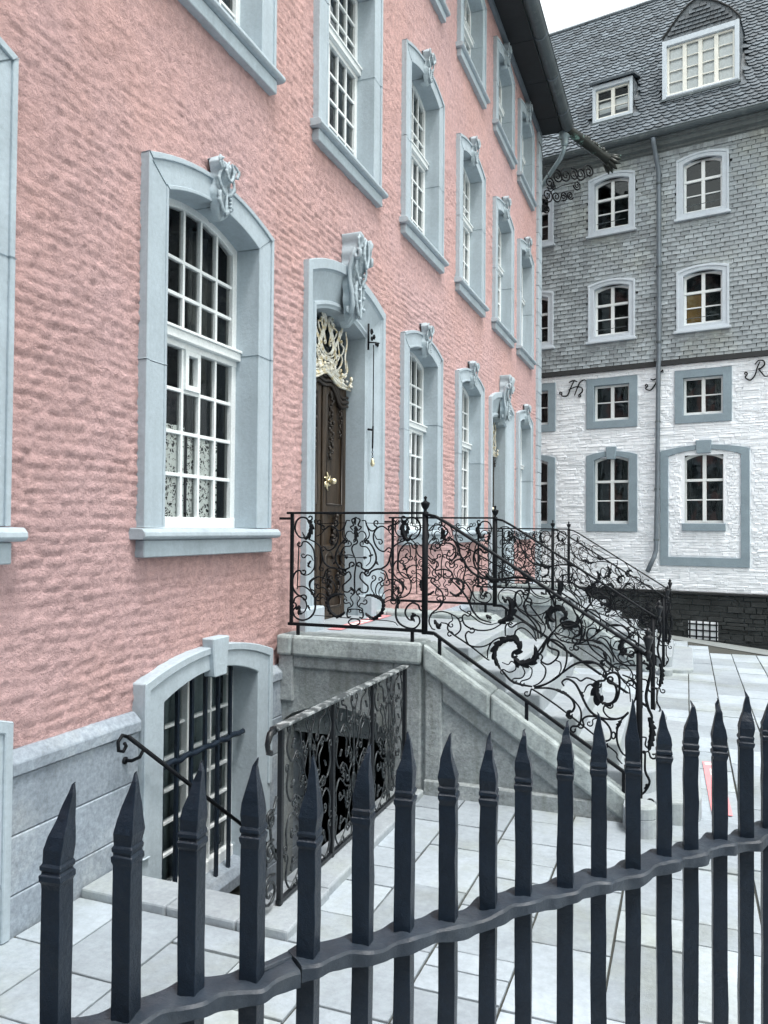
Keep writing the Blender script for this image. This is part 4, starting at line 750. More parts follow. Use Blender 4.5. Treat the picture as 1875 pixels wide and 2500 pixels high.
# ================================================================ STAIRS
SW = 2.36; NR = 7; RH = 1.085/NR
XR = [1.57, 1.84, 2.10, 2.37, 2.67, 2.95, 3.24]                 # riser positions, top to bottom
cop = lambda x: 1.14-(x-1.275)*.648                            # top of the sloping coping
def staircase(y0, dz, pit, label):
    root = tag(empty('stone_staircase', (0, y0, dz)), label, 'staircase', 'front door staircases')
    for side in (0, 1):
        fy = (lambda y: y) if side == 0 else (lambda y: SW-y)
        def PB(poly, ya, yb): m = MB(); m.prism(poly, FY, fy(ya), fy(yb)); return m
        low = -2.3 if (pit and side == 0) else -.15
        if pit and side == 0:
            arc = [(.06, .44)]+[(.06+.90*t, .47+.115*math.sin(math.pi*t)) for t in (.1, .25, .4, .5, .6, .75, .9)]+[(.96, .44)]
            poly = [(.03, 1.0), (.03, low), (.06, low)]+arc+[(.96, low), (1.268, low), (1.268, -.05), (2.75, -.05), (2.75, cop(2.75)-.15), (1.268, cop(1.268)-.15), (1.268, 1.0)]
        else:
            poly = [(.03, 1.0), (.03, low), (2.75, low), (2.75, cop(2.75)-.15), (1.268, cop(1.268)-.15), (1.268, 1.0)]
        PB(poly, .03, .235).build('side_wall', 'stair_stone', root)
        # raised borders of the panels
        for a, b, c, d in ((.032, .165, .60 if pit and side == 0 else 0.1, .98), (1.03, 1.255, low, .98)):
            PB([(a, c), (b, c), (b, d), (a, d)], .0, .06).build('panel_border', 'stair_stone', root, bevel=.014, seg=2)
        PB([(.165, .875), (1.03, .875), (1.03, .98), (.165, .98)], .002, .06).build('panel_border', 'stair_stone', root, bevel=.014, seg=2)
        PB([(1.285, .1), (1.42, .1), (1.42, cop(1.42)-.18), (1.285, cop(1.285)-.18)], .0, .06).build('panel_border', 'stair_stone', root, bevel=.014, seg=2)
        PB([(1.42, cop(1.42)-.34), (2.55, cop(2.55)-.34), (2.55, cop(2.55)-.18), (1.42, cop(1.42)-.18)], .002, .06).build('panel_border', 'stair_stone', root, bevel=.014, seg=2)
        PB([(1.285, -.05), (2.76, -.05), (2.76, .115), (1.285, .115)], -.022, .05).build('panel_base', 'stair_stone', root, bevel=.01)
        # coping stones
        for a, b in ((.028, .165), (.168, 1.262)):
            PB([(a, .975), (b, .975), (b, 1.14), (a, 1.14)], -.035, .255).build('coping_stone', 'coping_stone', root, bevel=.022, seg=2)
        xs = [1.280, 1.80, 2.30, 2.775]
        for a, b in zip(xs, xs[1:]):
            PB([(a, cop(a)-.19), (b-.003, cop(b)-.19), (b-.003, cop(b)), (a, cop(a))], -.035, .255).build('coping_stone', 'coping_stone', root, bevel=.022, seg=2)
        MB().lathe([(.098, -.1), (.10, .0), (.098, .11), (.092, .115), (.098, .12), (.099, .185), (.088, .20)], (2.865, fy(-.19), -dz*.0), 20).build('end_block', 'step_stone', root, smooth=False)
        PB([(2.74, -.05), (2.84, -.05), (2.84, .10), (2.74, .165)], -.16, .22).build('end_block_neck', 'step_stone', root, bevel=.02, seg=2)
    # landing slabs and steps
    ys = [.235, .80, 1.42, SW-.235]; xs = [.03, .55, 1.05, 1.57]
    for i in range(3):
        for j in range(3):
            MB().box(xs[i]+.003, xs[i+1]-.003, ys[j]+.003, ys[j+1]-.003, .98, 1.085+random.uniform(-.002, .002)).build('landing_slab', 'step_stone', root, bevel=.006)
    MB().box(.04, 1.555, .24, SW-.24, .3, .98).build('landing_core', 'stair_stone', root)
    for i in range(6):
        zt = 1.085-RH*(i+1); x0, x1 = XR[i]-.03, XR[i+1]
        if i < 4: MB().box(x0, x1+.02, .24, SW-.24, zt-RH-.02 if i < 5 else -.05, zt).build('step', 'step_stone', root, bevel=.014, seg=2)
        else:
            e = .02 if i == 4 else .30; ya, yb = -.02+.12-e*.2, SW-.12+e; rr = .22; o = [(x0-.2, ya), ]
            pts = [(x0-.3, ya)]+[(x1-rr+rr*math.sin(t), ya+rr-rr*math.cos(t)) for t in [k*math.pi/16 for k in range(9)]]+[(x1-rr+rr*math.cos(t), yb-rr+rr*math.sin(t)) for t in [k*math.pi/16 for k in range(9)]]+[(x0-.3, yb)]
            MB().prism(pts, FZ, zt-RH-.05, zt).build('step', 'step_stone', root, bevel=.014, seg=2)
    return root
st1 = staircase(5.74, 0, True, 'nearer grey stone staircase below the door with the bell pull')
st2 = staircase(11.90, -.10, False, 'farther grey stone staircase, partly hidden behind the nearer one')
# dark cellar room below the landing
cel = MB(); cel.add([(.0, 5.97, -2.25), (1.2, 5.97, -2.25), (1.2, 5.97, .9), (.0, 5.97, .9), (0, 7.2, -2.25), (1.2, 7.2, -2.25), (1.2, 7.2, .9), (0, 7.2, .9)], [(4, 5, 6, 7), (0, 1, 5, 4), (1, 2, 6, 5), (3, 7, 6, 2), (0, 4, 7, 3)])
cl = cel.build('cellar', 'pit_shade_stone', st1); cl.matrix_parent_inverse = Matrix.Translation((0, -5.74, 0))
# ================================================================ IRON RAILINGS
A_ = [*TR['A_m'], *TR['A_l']]
tox = lambda a, b: (a, 0.0, b)
def railing():
    """in stair coordinates, plane y = 0"""
    root = empty('iron_railing')
    Ny = (0, 1, 0)
    l1, f1 = scrolls(TR['A_m'], tox, Ny, mirror=.705, rscale=1.2); l2, f2 = scrolls(TR['A_l'], tox, Ny, rscale=1.2); l3, f3 = scrolls(TR['A_c']+TR['A_r'], tox, Ny, rscale=1.2)
    up = [c for c in TR['A_l'] if min(p[1] for p in c[3]) > 1500]; l4, f4 = scrolls([(k, r, e, [(1410-a, b) for a, b in p]) for k, r, e, p in up], tox, Ny, rscale=1.2)
    for x in (l2, l3, l4): l1.add(x.v, x.f)
    for x in (f2, f3, f4): f1.add(x.v, x.f)
    l1.build('landing_scrollwork', 'wrought_iron', root, smooth=True); f1.build('landing_leaves', 'wrought_iron', root)
    l, f = scrolls(TR['B'], tox, Ny, rscale=1.2); l.build('stair_scrollwork', 'wrought_iron', root, smooth=True); f.build('stair_leaves', 'wrought_iron', root)
    l, f = scrolls(TR['Bc'], tox, Ny, rscale=1.2); l.build('end_console', 'wrought_iron', root, smooth=True); f.build('end_console_leaves', 'wrought_iron', root)
    hr = MB(); hr.box(.10, 1.275, -.024, .024, 2.118, 2.136)
    hr.build('handrail', 'wrought_iron', root, bevel=.004)
    h2 = MB(); path_ = [(1.275, 2.118), (1.36, 2.10), (1.45, 2.052), (2.86, 1.170)]
    for (a, b), (c, d) in zip(path_, path_[1:]): h2.hexa([(a, -.026, b-.01), (c, -.026, d-.01), (c, .026, d-.01), (a, .026, b-.01), (a, -.026, b+.012), (c, -.026, d+.012), (c, .026, d+.012), (a, .026, b+.012)])
    h2.tube([(2.84, 0, 1.18), (2.90, 0, 1.135), (2.915, 0, 1.08), (2.885, 0, 1.05)], .014, Ny, 6)
    h2.build('sloping_handrail', 'wrought_iron', root, bevel=.004)
    MB().box(.115, 1.262, -.014, .014, 1.216, 1.240).build('bottom_bar', 'wrought_iron', root, bevel=.003); bb = MB()
    pb = [(1.275, 1.219), (1.355, 1.215), (2.80, .292)]
    for (a, b), (c, d) in zip(pb, pb[1:]): bb.hexa([(a, -.014, b-.013), (c, -.014, d-.013), (c, .014, d-.013), (a, .014, b-.013), (a, -.014, b+.013), (c, -.014, d+.013), (c, .014, d+.013), (a, .014, b+.013)])
    MB().box(.03, .128, -.012, .012, 2.072, 2.092).build('wall_tie', 'wrought_iron', root)
    bb.build('sloping_bottom_bar', 'wrought_iron', root, bevel=.003)
    MB().box(.130, .156, -.013, .013, 1.215, 2.13).build('post', 'wrought_iron', root, bevel=.003)
    MB().tube([(1.28, 0, 1.205), (1.28, 0, 2.12)], .0235, None, 12).build('post', 'wrought_iron', root, smooth=True)
    MB().tube([(2.838, 0, .16), (2.838, 0, 1.18)], .0215, None, 12).build('post', 'wrought_iron', root, smooth=True)
    fn = MB(); fn.lathe([(.024, 0), (.026, .012), (.012, .02), (.012, .032), (.026, .05), (.034, .072), (.036, .085), (.022, .092), (.010, .10), (.008, .112), (.013, .12), (.012, .13), (.002, .137)], (1.28, 0, 2.12), 14)
    fn.build('finial', 'wrought_iron', root, smooth=True)
    ur = MB(); ur.lathe([(.010, -.05), (.022, 0), (.026, .01), (.012, .022), (.014, .035), (.024, .07), (.034, .10), (.037, .115), (.020, .128), (.018, .14), (.026, .148), (.012, .165), (.006, .18)], (2.895, 0, 1.155), 16)
    ur.build('urn_finial', 'old_iron', root, smooth=True)
    for x, z1 in ((.205, 1.22), (1.182, 1.22), (1.40, 1.187), (2.06, .77), (2.735, .335)):
        z0 = (1.13 if x < 1.27 else cop(x)-.01); MB().box(x-.012, x+.012, -.010, .010, z0, z1).build('railing_foot', 'wrought_iron', root)
    return root
RG = 'wrought iron stair railings'
r1 = tag(railing(), 'nearest black scrollwork railing on the near side of the nearer staircase', 'railing', RG); r1.location = (0, 5.75, 0)
for y, dz, lb in ((8.115, 0, 'black scrollwork railing on the far side of the nearer staircase'), (11.93, -.10, 'black scrollwork railing on the near side of the farther staircase'), (13.65, -.10, 'farthest black scrollwork railing, far side of the farther staircase')):
    tag(copy_tree(r1, None, (0, y, dz)), lb, 'railing', RG)
# ================================================================ BASEMENT AREA
pit = tag(empty('light_well', (0, 0, 0)), 'sunken stone area with kerb in front of the arched basement window', 'light well')
for a, b, c, d, zz in ((.075, .62, 3.46, 3.72, .045), (.623, 1.04, 3.462, 3.72, .042), (1.043, 1.335, 3.458, 3.95, .05), (1.045, 1.325, 3.953, 4.62, .052), (1.05, 1.315, 4.623, 5.22, .048), (1.05, 1.30, 5.223, 5.70, .05)):
    MB().box(a, b, c, d, -.12, zz).build('kerb_stone', 'step_stone', pit, bevel=.012, seg=2)
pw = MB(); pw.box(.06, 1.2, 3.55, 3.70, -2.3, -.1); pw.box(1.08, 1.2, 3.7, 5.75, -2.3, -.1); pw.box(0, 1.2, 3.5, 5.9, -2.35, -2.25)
pw.build('area_wall', 'pit_shade_stone', pit)
for i in range(6): MB().box(.09, 1.07, 3.72+.25*i, 3.72+.25*(i+1)-.004, -2.25, -.62-.26*i).build('area_step', 'pit_shade_stone', pit, bevel=.01)
# railing beside the well, plane x = 1.17
ar = tag(empty('area_railing', (1.17, 3.66, 0)), 'low black ornamental railing around the sunken basement area', 'railing')
AP = [('c', 6, 'b', [(110, 930), (60, 840), (140, 760), (230, 800)]), ('c', 6, 'b', [(200, 930), (300, 900), (330, 810)]), ('c', 5, 'b', [(420, 920), (470, 850), (410, 790)]),
      ('c', 6, 'b', [(90, 720), (60, 620), (130, 540), (220, 560)]), ('c', 5, 'b', [(240, 740), (310, 690), (290, 610)]), ('c', 5, 'b', [(430, 740), (390, 660), (440, 600)]),
      ('c', 6, 'b', [(70, 300), (60, 400), (140, 470), (230, 440)]), ('c', 5, 'b', [(190, 500), (280, 500), (320, 430)]), ('c', 5, 'b', [(440, 520), (380, 460), (420, 380)]),
      ('c', 6, 'b', [(90, 230), (60, 130), (140, 60), (230, 90)]), ('c', 6, 'b', [(170, 330), (270, 340), (320, 260)]), ('c', 5, 'b', [(200, 180), (290, 190), (340, 110)]), ('c', 5, 'b', [(430, 300), (380, 220), (430, 150)]), ('c', 5, 'b', [(360, 60), (440, 60), (470, 130)]),
      ('c', 5, '', [(230, 800), (330, 760), (390, 660)]), ('c', 5, '', [(220, 560), (300, 530), (380, 460)]), ('c', 5, '', [(230, 440), (300, 400), (420, 380)]), ('c', 5, '', [(230, 90), (300, 130), (380, 220)]),
      ('l', 13, '', [(150, 830), (190, 880)]), ('l', 12, '', [(340, 590), (370, 640)]), ('l', 11, '', [(150, 610), (190, 650)]), ('l', 12, '', [(330, 300), (350, 360)]), ('l', 11, '', [(150, 150), (180, 200)]), ('l', 10, '', [(250, 380), (280, 330)])]
def arp(y0, w):
    b, l = MB(), MB()
    for mir in (0, 1):
        dat = [(k, r, e, [((1000-a if mir else a), c) for a, c in p]) for k, r, e, p in AP]
        x, y = scrolls(dat, lambda a, c: (0, y0+a*w, .03+c*.96), (1, 0, 0), cs=.024, mm=.001, rscale=.85); b.add(x.v, x.f); l.add(y.v, y.f)
    c, y = scrolls([('c', 5, '', [(500, 60), (500, 500), (500, 900)]), ('l', 15, '', [(500, 760), (500, 880)]), ('l', 13, '', [(500, 480), (500, 580)]), ('o', 5, '', [(500, 380), (540, 380), (500, 450)])], lambda a, c_: (0, y0+a*w, .03+c_*.96), (1, 0, 0)); b.add(c.v, c.f); l.add(y.v, y.f)
    b.build('scrollwork', 'worn_scroll', ar, smooth=True); l.build('leaves', 'worn_scroll', ar)
arp(.05, .62); arp(.68, .62); arp(1.31, .62)
MB().box(-.028, .028, -.06, 1.99, .965, .982).build('handrail', 'worn_rail', ar, bevel=.004)
MB().tube([(0, -.05, .97), (0, -.10, .955), (0, -.125, .91), (0, -.115, .865), (0, -.09, .86)], [.022, .02, .016, .014, .016], (1, 0, 0), 6).build('handrail_curl', 'old_iron', ar, smooth=True)
MB().box(-.012, .012, 0, 1.98, .06, .08).build('bottom_bar', 'old_iron', ar)
for y in (.02, .665, 1.295, 1.955): MB().box(-.014, .014, y-.014, y+.014, .03, .97).build('post', 'old_iron', ar, bevel=.003)
en = MB(); en.tube([(0, -.02, .62), (.0, -.09, .5), (.0, -.07, .38), (.0, -.02, .3)], .008, (1, 0, 0), 6)
for zc, rr in ((.16, .085), (.36, .06), (.52, .05)): en.tube([(0, -.085+rr*(1-.78*i/22)*math.cos(i*.5+1), zc+rr*(1-.78*i/22)*math.sin(i*.5+1)) for i in range(23)], .008, (1, 0, 0), 6)
en.build('end_scroll', 'worn_scroll', ar, smooth=True)
# wall handrail going down into the area
wh = tag(empty('wall_handrail', (.0, 3.74, .8)), 'thin black handrail with curled end on the grey base wall', 'handrail')
wb = MB(); wb.tube([(.15, 3.74-3.74, 0), (.15, 1.9, -1.405)], .013, None, 8); wb.tube([(.15, -.005, .0), (.15, -.05, .02), (.15, -.085, -.01), (.15, -.08, -.06), (.15, -.04, -.075), (.15, -.015, -.05), (.15, -.03, -.03)], .011, (1, 0, 0), 6)
wb.build('rail_bar', 'wrought_iron', wh, smooth=True)
wk = MB(); wk.tube([(.15, .14, -.11), (.14, .12, -.15), (.10, .10, -.17), (.05, .09, -.17)], .011, None, 6); wk.lathe([(.022, 0), (.022, .01)], (.055, .09, -.17), 10, (1, 0, 0))
wk.build('rail_bracket', 'wrought_iron', wh, smooth=True)
# ================================================================ FOREGROUND FENCE
U = Vector((1.036, 1.255, 0)).normalized(); P0 = Vector((2.288, .914, 0)); NV = Vector((U.y, -U.x, 0))
fence = tag(empty('iron_fence', tuple(P0)), 'dark blue black forged fence with bent spear tips in the foreground', 'fence')
PK = [(.0, 1.5, .020, 1.627), (.099, 1.507, .010, 1.629), (.198, 1.511, .012, 1.632), (.299, 1.50, .004, 1.625), (.40, 1.475, .004, 1.614), (.503, 1.496, .011, 1.62), (.589, 1.514, .003, 1.633), (.684, 1.507, .002, 1.619), (.778, 1.484, .003, 1.609),
      (.864, 1.498, .001, 1.605), (.974, 1.503, .006, 1.609), (1.067, 1.499, -.004, 1.617), (1.168, 1.486, -.003, 1.635), (1.265, 1.499, -.007, 1.602), (1.353, 1.502, .004, 1.612), (1.453, 1.485, -.006, 1.609), (1.549, 1.495, .004, 1.616), (1.637, 1.499, .006, 1.594)]
PK = [(-.1, 1.498, .01, 1.62), (-.2, 1.503, .0, 1.615)]+PK+[(1.735, 1.5, .004, 1.61), (1.832, 1.497, -.004, 1.606), (1.93, 1.503, .004, 1.613), (2.03, 1.5, .0, 1.61), (2.13, 1.498, .005, 1.61)]
HS = .0158
def picket(t, zc, dt, zt, k):
    rnd = random.Random(k*7+1); m = MB(); lv = []
    d = HS*1.414; lean = rnd.uniform(-.006, .006)
    H = zt-zc
    prof = [(.02, 1.0, 0)]+[(z_, rnd.uniform(.978, 1.02), 0) for z_ in (.3, .5, .68, .8, .9, .98, 1.06, 1.14, 1.22, 1.29, 1.34, 1.385)]+[(zc-.07, 1.0, 0), (zc-.02, .985, 0), (zc-.013, 1.0, 0), (zc-.008, 1.13, 0), (zc-.001, 1.14, 0), (zc+.001, 1.0, 0), (zc+.004, .97, 0), (zc+.007, 1.09, 0), (zc+.012, 1.10, 0), (zc+.016, .96, 0),
            (zc+H*.28, 1.0+rnd.uniform(-.03, .1), .1), (zc+H*.42, .90+rnd.uniform(-.06, .06), .22), (zc+H*.58, .66+rnd.uniform(-.08, .05), .42), (zc+H*.74, .44, .64), (zc+H*.88, .25, .86), (zc+H*.97, .12, 1.0), (zc+H, .06, 1.12)]
    bow = rnd.uniform(-.006, .006)
    for z, s, q in prof:
        c = P0*0+U*(t+dt*(q**1.4)*1.0+lean*(1.5-z)*.5*(z < 1.5)+bow*math.sin(math.pi*q)*(q > 0))+NV*(rnd.uniform(-.0012, .0012)+.004*q*rnd.uniform(-1, 1))
        for a in range(4):
            an = math.pi/2*a; tw = rnd.uniform(-.025, .025); e = (U*math.cos(an+tw)+NV*math.sin(an+tw))*(d*s*rnd.uniform(.975, 1.02))
            lv.append(tuple(c+e+Vector((0, 0, z))))
    n = len(prof); fs = [(i*4+a, i*4+(a+1) % 4, i*4+4+(a+1) % 4, i*4+4+a) for i in range(n-1) for a in range(4)]+[(3, 2, 1, 0), tuple(4*(n-1)+a for a in range(4))]
    m.add(lv, fs); m.build('picket', 'fence_paint', fence, bevel=.0022, seg=2)
for k, p in enumerate(PK): picket(*p, k)
def rail(t0, t1, z, seed, w=.034, th=.0125, end0=0):
    """flat hammered bar swelling round every picket; crisp arrises"""
    m = MB(); n = int((t1-t0)/.008); pos = [p[0] for p in PK]; rows = []
    for i in range(n+1):
        t = t0+(t1-t0)*i/n; near = min(abs(t-q) for q in pos); bul = math.exp(-(near/.024)**2)
        w1 = w*(.80+.36*bul)+.0022*math.sin(t*61+seed)+.0012*math.sin(t*143+seed); w2 = w*(.82+.28*bul)+.0025*math.sin(t*47+seed*2)
        zz = z+.0035*math.sin(t*31+seed)+.003*math.sin(t*13.7+2*seed)+.003*bul; th2 = th*(1+.14*math.sin(t*57)); dip = .0022*math.sin(t*88+seed)
        rows.append([tuple(U*t+NV*a+Vector((0, 0, zz+h))) for a, h in ((w1, -th2), (w1*1.015, th2*.62), (w1*.90, th2*1.0), (w1*.3, th2*1.05+dip), (-w2*.3, th2*1.05-dip), (-w2*.9, th2), (-w2*1.01, th2*.6), (-w2, -th2))])
    for strip in ((0, 1), (1, 2), (2, 3, 4, 5), (5, 6), (6, 7), (7, 0)):
        k = len(strip); vs = [r[a] for r in rows for a in strip]
        m.add(vs, [(i*k+a, i*k+a+1, (i+1)*k+a+1, (i+1)*k+a) for i in range(n) for a in range(k-1)])
    for r in (rows[0], rows[-1]): m.add(r, [tuple(range(8))])
    return m.build('rail', 'rail_paint', fence, smooth=True)
rail(.375, 2.2, 1.262, 1.0); rail(-.3, .372, 1.256, 2.2, w=.036)
lap = MB(); lap.hexa([tuple(U*t+NV*a+Vector((0, 0, z))) for z in (1.247, 1.277) for t, a in ((.30, -.012), (.392, -.040), (.398, -.016), (.315, .0))]); lap.build('rail_lap', 'rail_paint', fence, bevel=.005, seg=2)
rail(-.3, 2.2, .16, 3.1)
# ================================================================ RED FLOOR SIGNS
sg = tag(empty('floor_sign', (3.36, 6.78, .006)), 'red strip sign with white lettering stuck on the courtyard paving', 'floor sign')
MB().hexa([(-.09, .67, 0), (-.05, -.69, 0), (.085, -.67, 0), (.05, .68, 0), (-.09, .67, .002), (-.05, -.69, .002), (.085, -.67, .002), (.05, .68, .002)]).build('sign_panel', 'sign_red', sg)
bl = MB()
bl.box(-.07, .04, .58, .64, .002, .003)
for i in range(9): y = .46-.105*i; bl.box(-.035+.003*i, .02+.003*i-(.012 if i % 3 else 0), y-.085, y, .002, .003)
bl.build('sign_lettering', 'sign_white', sg)
sg2 = tag(empty('floor_sign', (.16, 7.2, 1.09)), 'red strip sign with white marks on the landing of the nearer staircase', 'floor sign')
MB().box(-.06, .075, -.66, .64, 0, .002).build('sign_panel', 'sign_red', sg2)
b2 = MB()
for i in range(6): b2.box(-.03, .045, -.45+.16*i, -.36+.16*i, .002, .003)
b2.build('sign_lettering', 'sign_white', sg2)
# ================================================================ SLATE HUNG HOUSE AT THE BACK
BA = R(10.97)
rear = tag(empty('slate_house', (20*math.sin(BA), 20*math.cos(BA), 0), -BA), 'grey slate hung house with white rubble ground floor and slate mansard roof', 'house')
RX = [-4.48, -2.424, -.31, 1.80]
X0, X1 = -7.5, 3.6
BY = lambda a, b, h: (a, h, b)
fl = []            # frames: (xc, hw_o, z0, zs_o, rise, hw_i, zi0, zsi, risei, material, kind)
for i, xc in enumerate(RX):
    fl.append((xc, .578, 6.70, 8.12, .09, .427, 6.83, 8.0, .08, 'pale_trim', 'slate')); fl.append((xc, .578, 9.356, 10.77, .10, .427, 9.48, 10.65, .09, 'pale_trim', 'slate'))
    fl.append((xc, .624, 4.535, 5.783, 0, .433, 4.72, 5.60, 0, 'grey_trim', 'small'))
    if i == 2: fl.append((xc+.02, .972, 1.2, 3.9, .12, .788, 1.41, 3.77, .14, 'grey_trim', 'portal'))
    else: fl.append((xc, .624, 1.987, 3.865, .10, .427, 2.18, 3.75, .09, 'grey_trim', 'arch'))
hol = []
for f in fl:
    if f[10] == 'portal': hol.append((f[0]-.42, f[0]+.42, 2.2, 3.78))
    else: hol.append((f[0]-f[5]-.05, f[0]+f[5]+.05, f[6]-.04, f[7]+f[8]*.5))
cells(X0, 16, 6.0, 11.3, hol, BY, .03).build('batten_wall', 'batten', rear)
cells(X0, 16, -1.5, 6.0, hol, BY, .031).build('backing_wall', 'grey_trim', rear)
bx = MB(); bx.box(X0, 16, 1.6, 9, -1.5, 11.3); bx.box(X0, X0+.2, .04, 1.6, -1.5, 11.3); bx.build('inner_walls', 'interior', rear)
ext = MB(); ext.box(3.6, 16, -.02, .02, .6, 5.94); ext.build('plain_wall', 'white_rubble', rear)
ext = MB(); ext.box(3.6, 16, -.02, .02, 6.05, 11.3); ext.build('plain_slate_wall', 'wall_slate', rear)
def rear_window(f):
    xc, hwo, z0, zso, ro, hwi, zi0, zsi, ri, m, kind = f
    b = MB(); pr = -.045 if kind == 'slate' else -.03
    b.ring(arch(hwo, z0, zso, ro, xc), arch(hwi, zi0, zsi, ri, xc), BY, pr, .14)
    if kind == 'slate': b.ring(arch(hwo+.001, z0, zso+.001, ro, xc), arch(hwo-.05, z0+.05, zso-.05, ro, xc), BY, pr-.02, pr+.01)
    win = b.build('window', m, rear, bevel=.006)
    if kind == 'slate':
        MB().box(xc-hwo-.04, xc+hwo+.04, -.11, .02, z0-.05, z0+.004).build('sill', m, win, bevel=.006)
        MB().tube([(xc-.36, -.06, zi0+.14), (xc+.36, -.06, zi0+.16)], .008, None, 5).build('window_bar', 'zinc', win)
    if kind in ('arch', 'portal'):
        hh = zso+ro; kw = .11 if kind == 'arch' else .15
        MB().prism([(xc-kw, hh-.2), (xc+kw, hh-.2), (xc+kw*1.15, hh+.10), (xc-kw*1.15, hh+.10)], BY, -.055, .05).build('keystone', m, win, bevel=.006)
    if kind == 'portal':
        hwi, zi0, zsi, ri = .445, 2.19, 3.72, .11
        MB().box(xc-.47, xc+.47, -.06, .05, 2.02, 2.195).build('sill', m, win, bevel=.008)
    fw, y0, y1 = .05, .09, .14; s = MB()
    s.ring(arch(hwi+.015, zi0-.01, zsi+.01, ri, xc), arch(hwi-fw, zi0+.07, zsi-fw, ri, xc), BY, y0, y1)
    s.box(xc-.04, xc+.04, y0-.012, y1, zi0+.03, zsi+ri-.03)
    Hh = zsi-zi0
    if kind != 'small':
        tz = zi0+Hh*.66; s.box(xc-hwi, xc+hwi, y0-.016, y1, tz-.03, tz+.03); bars = [zi0+Hh*.36]
    else: tz = None; bars = [zi0+Hh*.52]
    for zb in bars: s.box(xc-hwi+.02, xc+hwi-.02, y0+.005, y1, zb-.014, zb+.014)
    s.build('sash_frame', 'white_paint', win, bevel=.003)
    zs = [zi0+.07]+bars+([tz] if tz else [])+[zsi-fw]
    for a, b_ in ((xc-hwi+fw, xc-.04), (xc+.04, xc+hwi-fw)):
        for j in range(len(zs)-1):
            zt = zs[j+1]; l = (j == len(zs)-2)
            ta = zt+(ri*(1-((a-xc)/hwi)**2) if l else 0); tb = zt+(ri*(1-((b_-xc)/hwi)**2) if l else 0)
            d = random.uniform(-.004, .004)
            if kind == 'slate' and z0 < 7 and abs(xc+2.424) < .01 and a > xc and j < 2: continue      # open casement
            MB().add([(a, .125+d, zs[j]), (b_, .125-d, zs[j]), (b_, .125, tb), (a, .125, ta)], [(0, 1, 2, 3)]).build('pane', 'glass', win)
    r = MB(); A, Bq, Cc, Dd = xc-hwi-.1, xc+hwi+.1, zi0-.1, zsi+ri+.1
    r.add([(A, .15, Cc), (Bq, .15, Cc), (Bq, .15, Dd), (A, .15, Dd), (A, 1.0, Cc), (Bq, 1.0, Cc), (Bq, 1.0, Dd), (A, 1.0, Dd)], [(4, 5, 6, 7), (0, 1, 5, 4), (1, 2, 6, 5), (2, 3, 7, 6), (3, 0, 4, 7)])
    r.build('dark_room', 'interior', win)
    if kind == 'slate' and abs(xc+.31) < .01 and z0 < 7:
        MB().add([(xc-hwi+fw, .155, zi0+.06), (xc-.03, .155, zi0+.06), (xc-.03, .155, tz), (xc-hwi+fw, .155, tz)], [(0, 1, 2, 3)]).build('orange_blind', 'orange_blind', win)
    if kind in ('arch', 'portal', 'small'):
        for a, b_ in ((xc-hwi+.03, xc-hwi+.16), (xc+hwi-.2, xc+hwi-.05)):
            q = MB(); n = 14; vs = []
            for i in range(n+1): t = i/n; vs += [(a+(b_-a)*t, .2+.02*math.sin(t*19), zi0), (a+(b_-a)*t, .2+.02*math.sin(t*19), zsi+ri)]
            q.add(vs, [(2*i, 2*i+2, 2*i+3, 2*i+1) for i in range(n)]).build('curtain', 'interior_wall', win, smooth=True)
for f in fl: rear_window(f)
def blocked(a, b, c, d, pad=0.0):
    for f in fl:
        if f[10] == 'portal':
            inn = (a > f[0]-f[5] and b < f[0]+f[5] and c > f[6] and d < f[7]+f[8])
            if inn:
                if b > f[0]-.47 and a < f[0]+.47 and d > 2.0 and c < 3.84: return True
                continue
        if b > f[0]-f[1]-pad and a < f[0]+f[1]+pad and d > f[2]-pad:
            t = max(-1, min(1, ((a+b)/2-f[0])/f[1])); top = f[3]+f[4]*(1-t*t)
            if c < top+pad: return True
    return False
def rproj(x, y, z): return project(20*math.sin(BA)+x*math.cos(BA)+y*math.sin(BA), 20*math.cos(BA)-x*math.sin(BA)+y*math.cos(BA), z)
def pick(items, limit=300):
    """items (x, y, z, ...) -> the nearest in view as singles"""
    sc = []
    for i, it in enumerate(items):
        p = rproj(*it[:3]); ok = p and 1330 < p[0] < 1875 and 0 < p[1] < 1600
        sc.append((p[2] if ok else 1e6, i))
    sc.sort(); return {i for d, i in sc[:limit] if d < 1e6}
# wall slates
def slate_geo(w, h, k):
    rnd = random.Random(k); a = rnd.uniform(-.004, .004); b = rnd.uniform(-.004, .004); t = .015
    o = [(-w/2+.0065, -h/2+a), (w/2-.0065, -h/2+b), (w/2-.0065, h/2), (-w/2+.0065, h/2)]
    yb, yt = -.036+rnd.uniform(-.005, .005), -.008
    return MB().hexa([(o[0][0], yb, o[0][1]), (o[1][0], yb, o[1][1]), (o[1][0], yb+t, o[1][1]), (o[0][0], yb+t, o[0][1]), (o[3][0], yt, o[3][1]), (o[2][0], yt, o[2][1]), (o[2][0], yt+t, o[2][1]), (o[3][0], yt+t, o[3][1])])
SG = [slate_geo(.192, .155, k) for k in range(8)]; SGM = [m.mesh('wall_slate', 'wall_slate') for m in SG]
it = []; zz = 6.06; r = 0
while zz < 11.02:
    x = X0+(r % 2)*.097+random.uniform(-.008, .008)
    while x < X1:
        if not blocked(x-.08, x+.08, zz-.02, zz+.10, -.12): it.append((x, 0, zz+.05+random.uniform(-.005, .005), random.randrange(8), random.uniform(-.010, .010)))
        x += .194+random.uniform(-.004, .004)
    zz += .105; r += 1
sing = pick(it); big = MB()
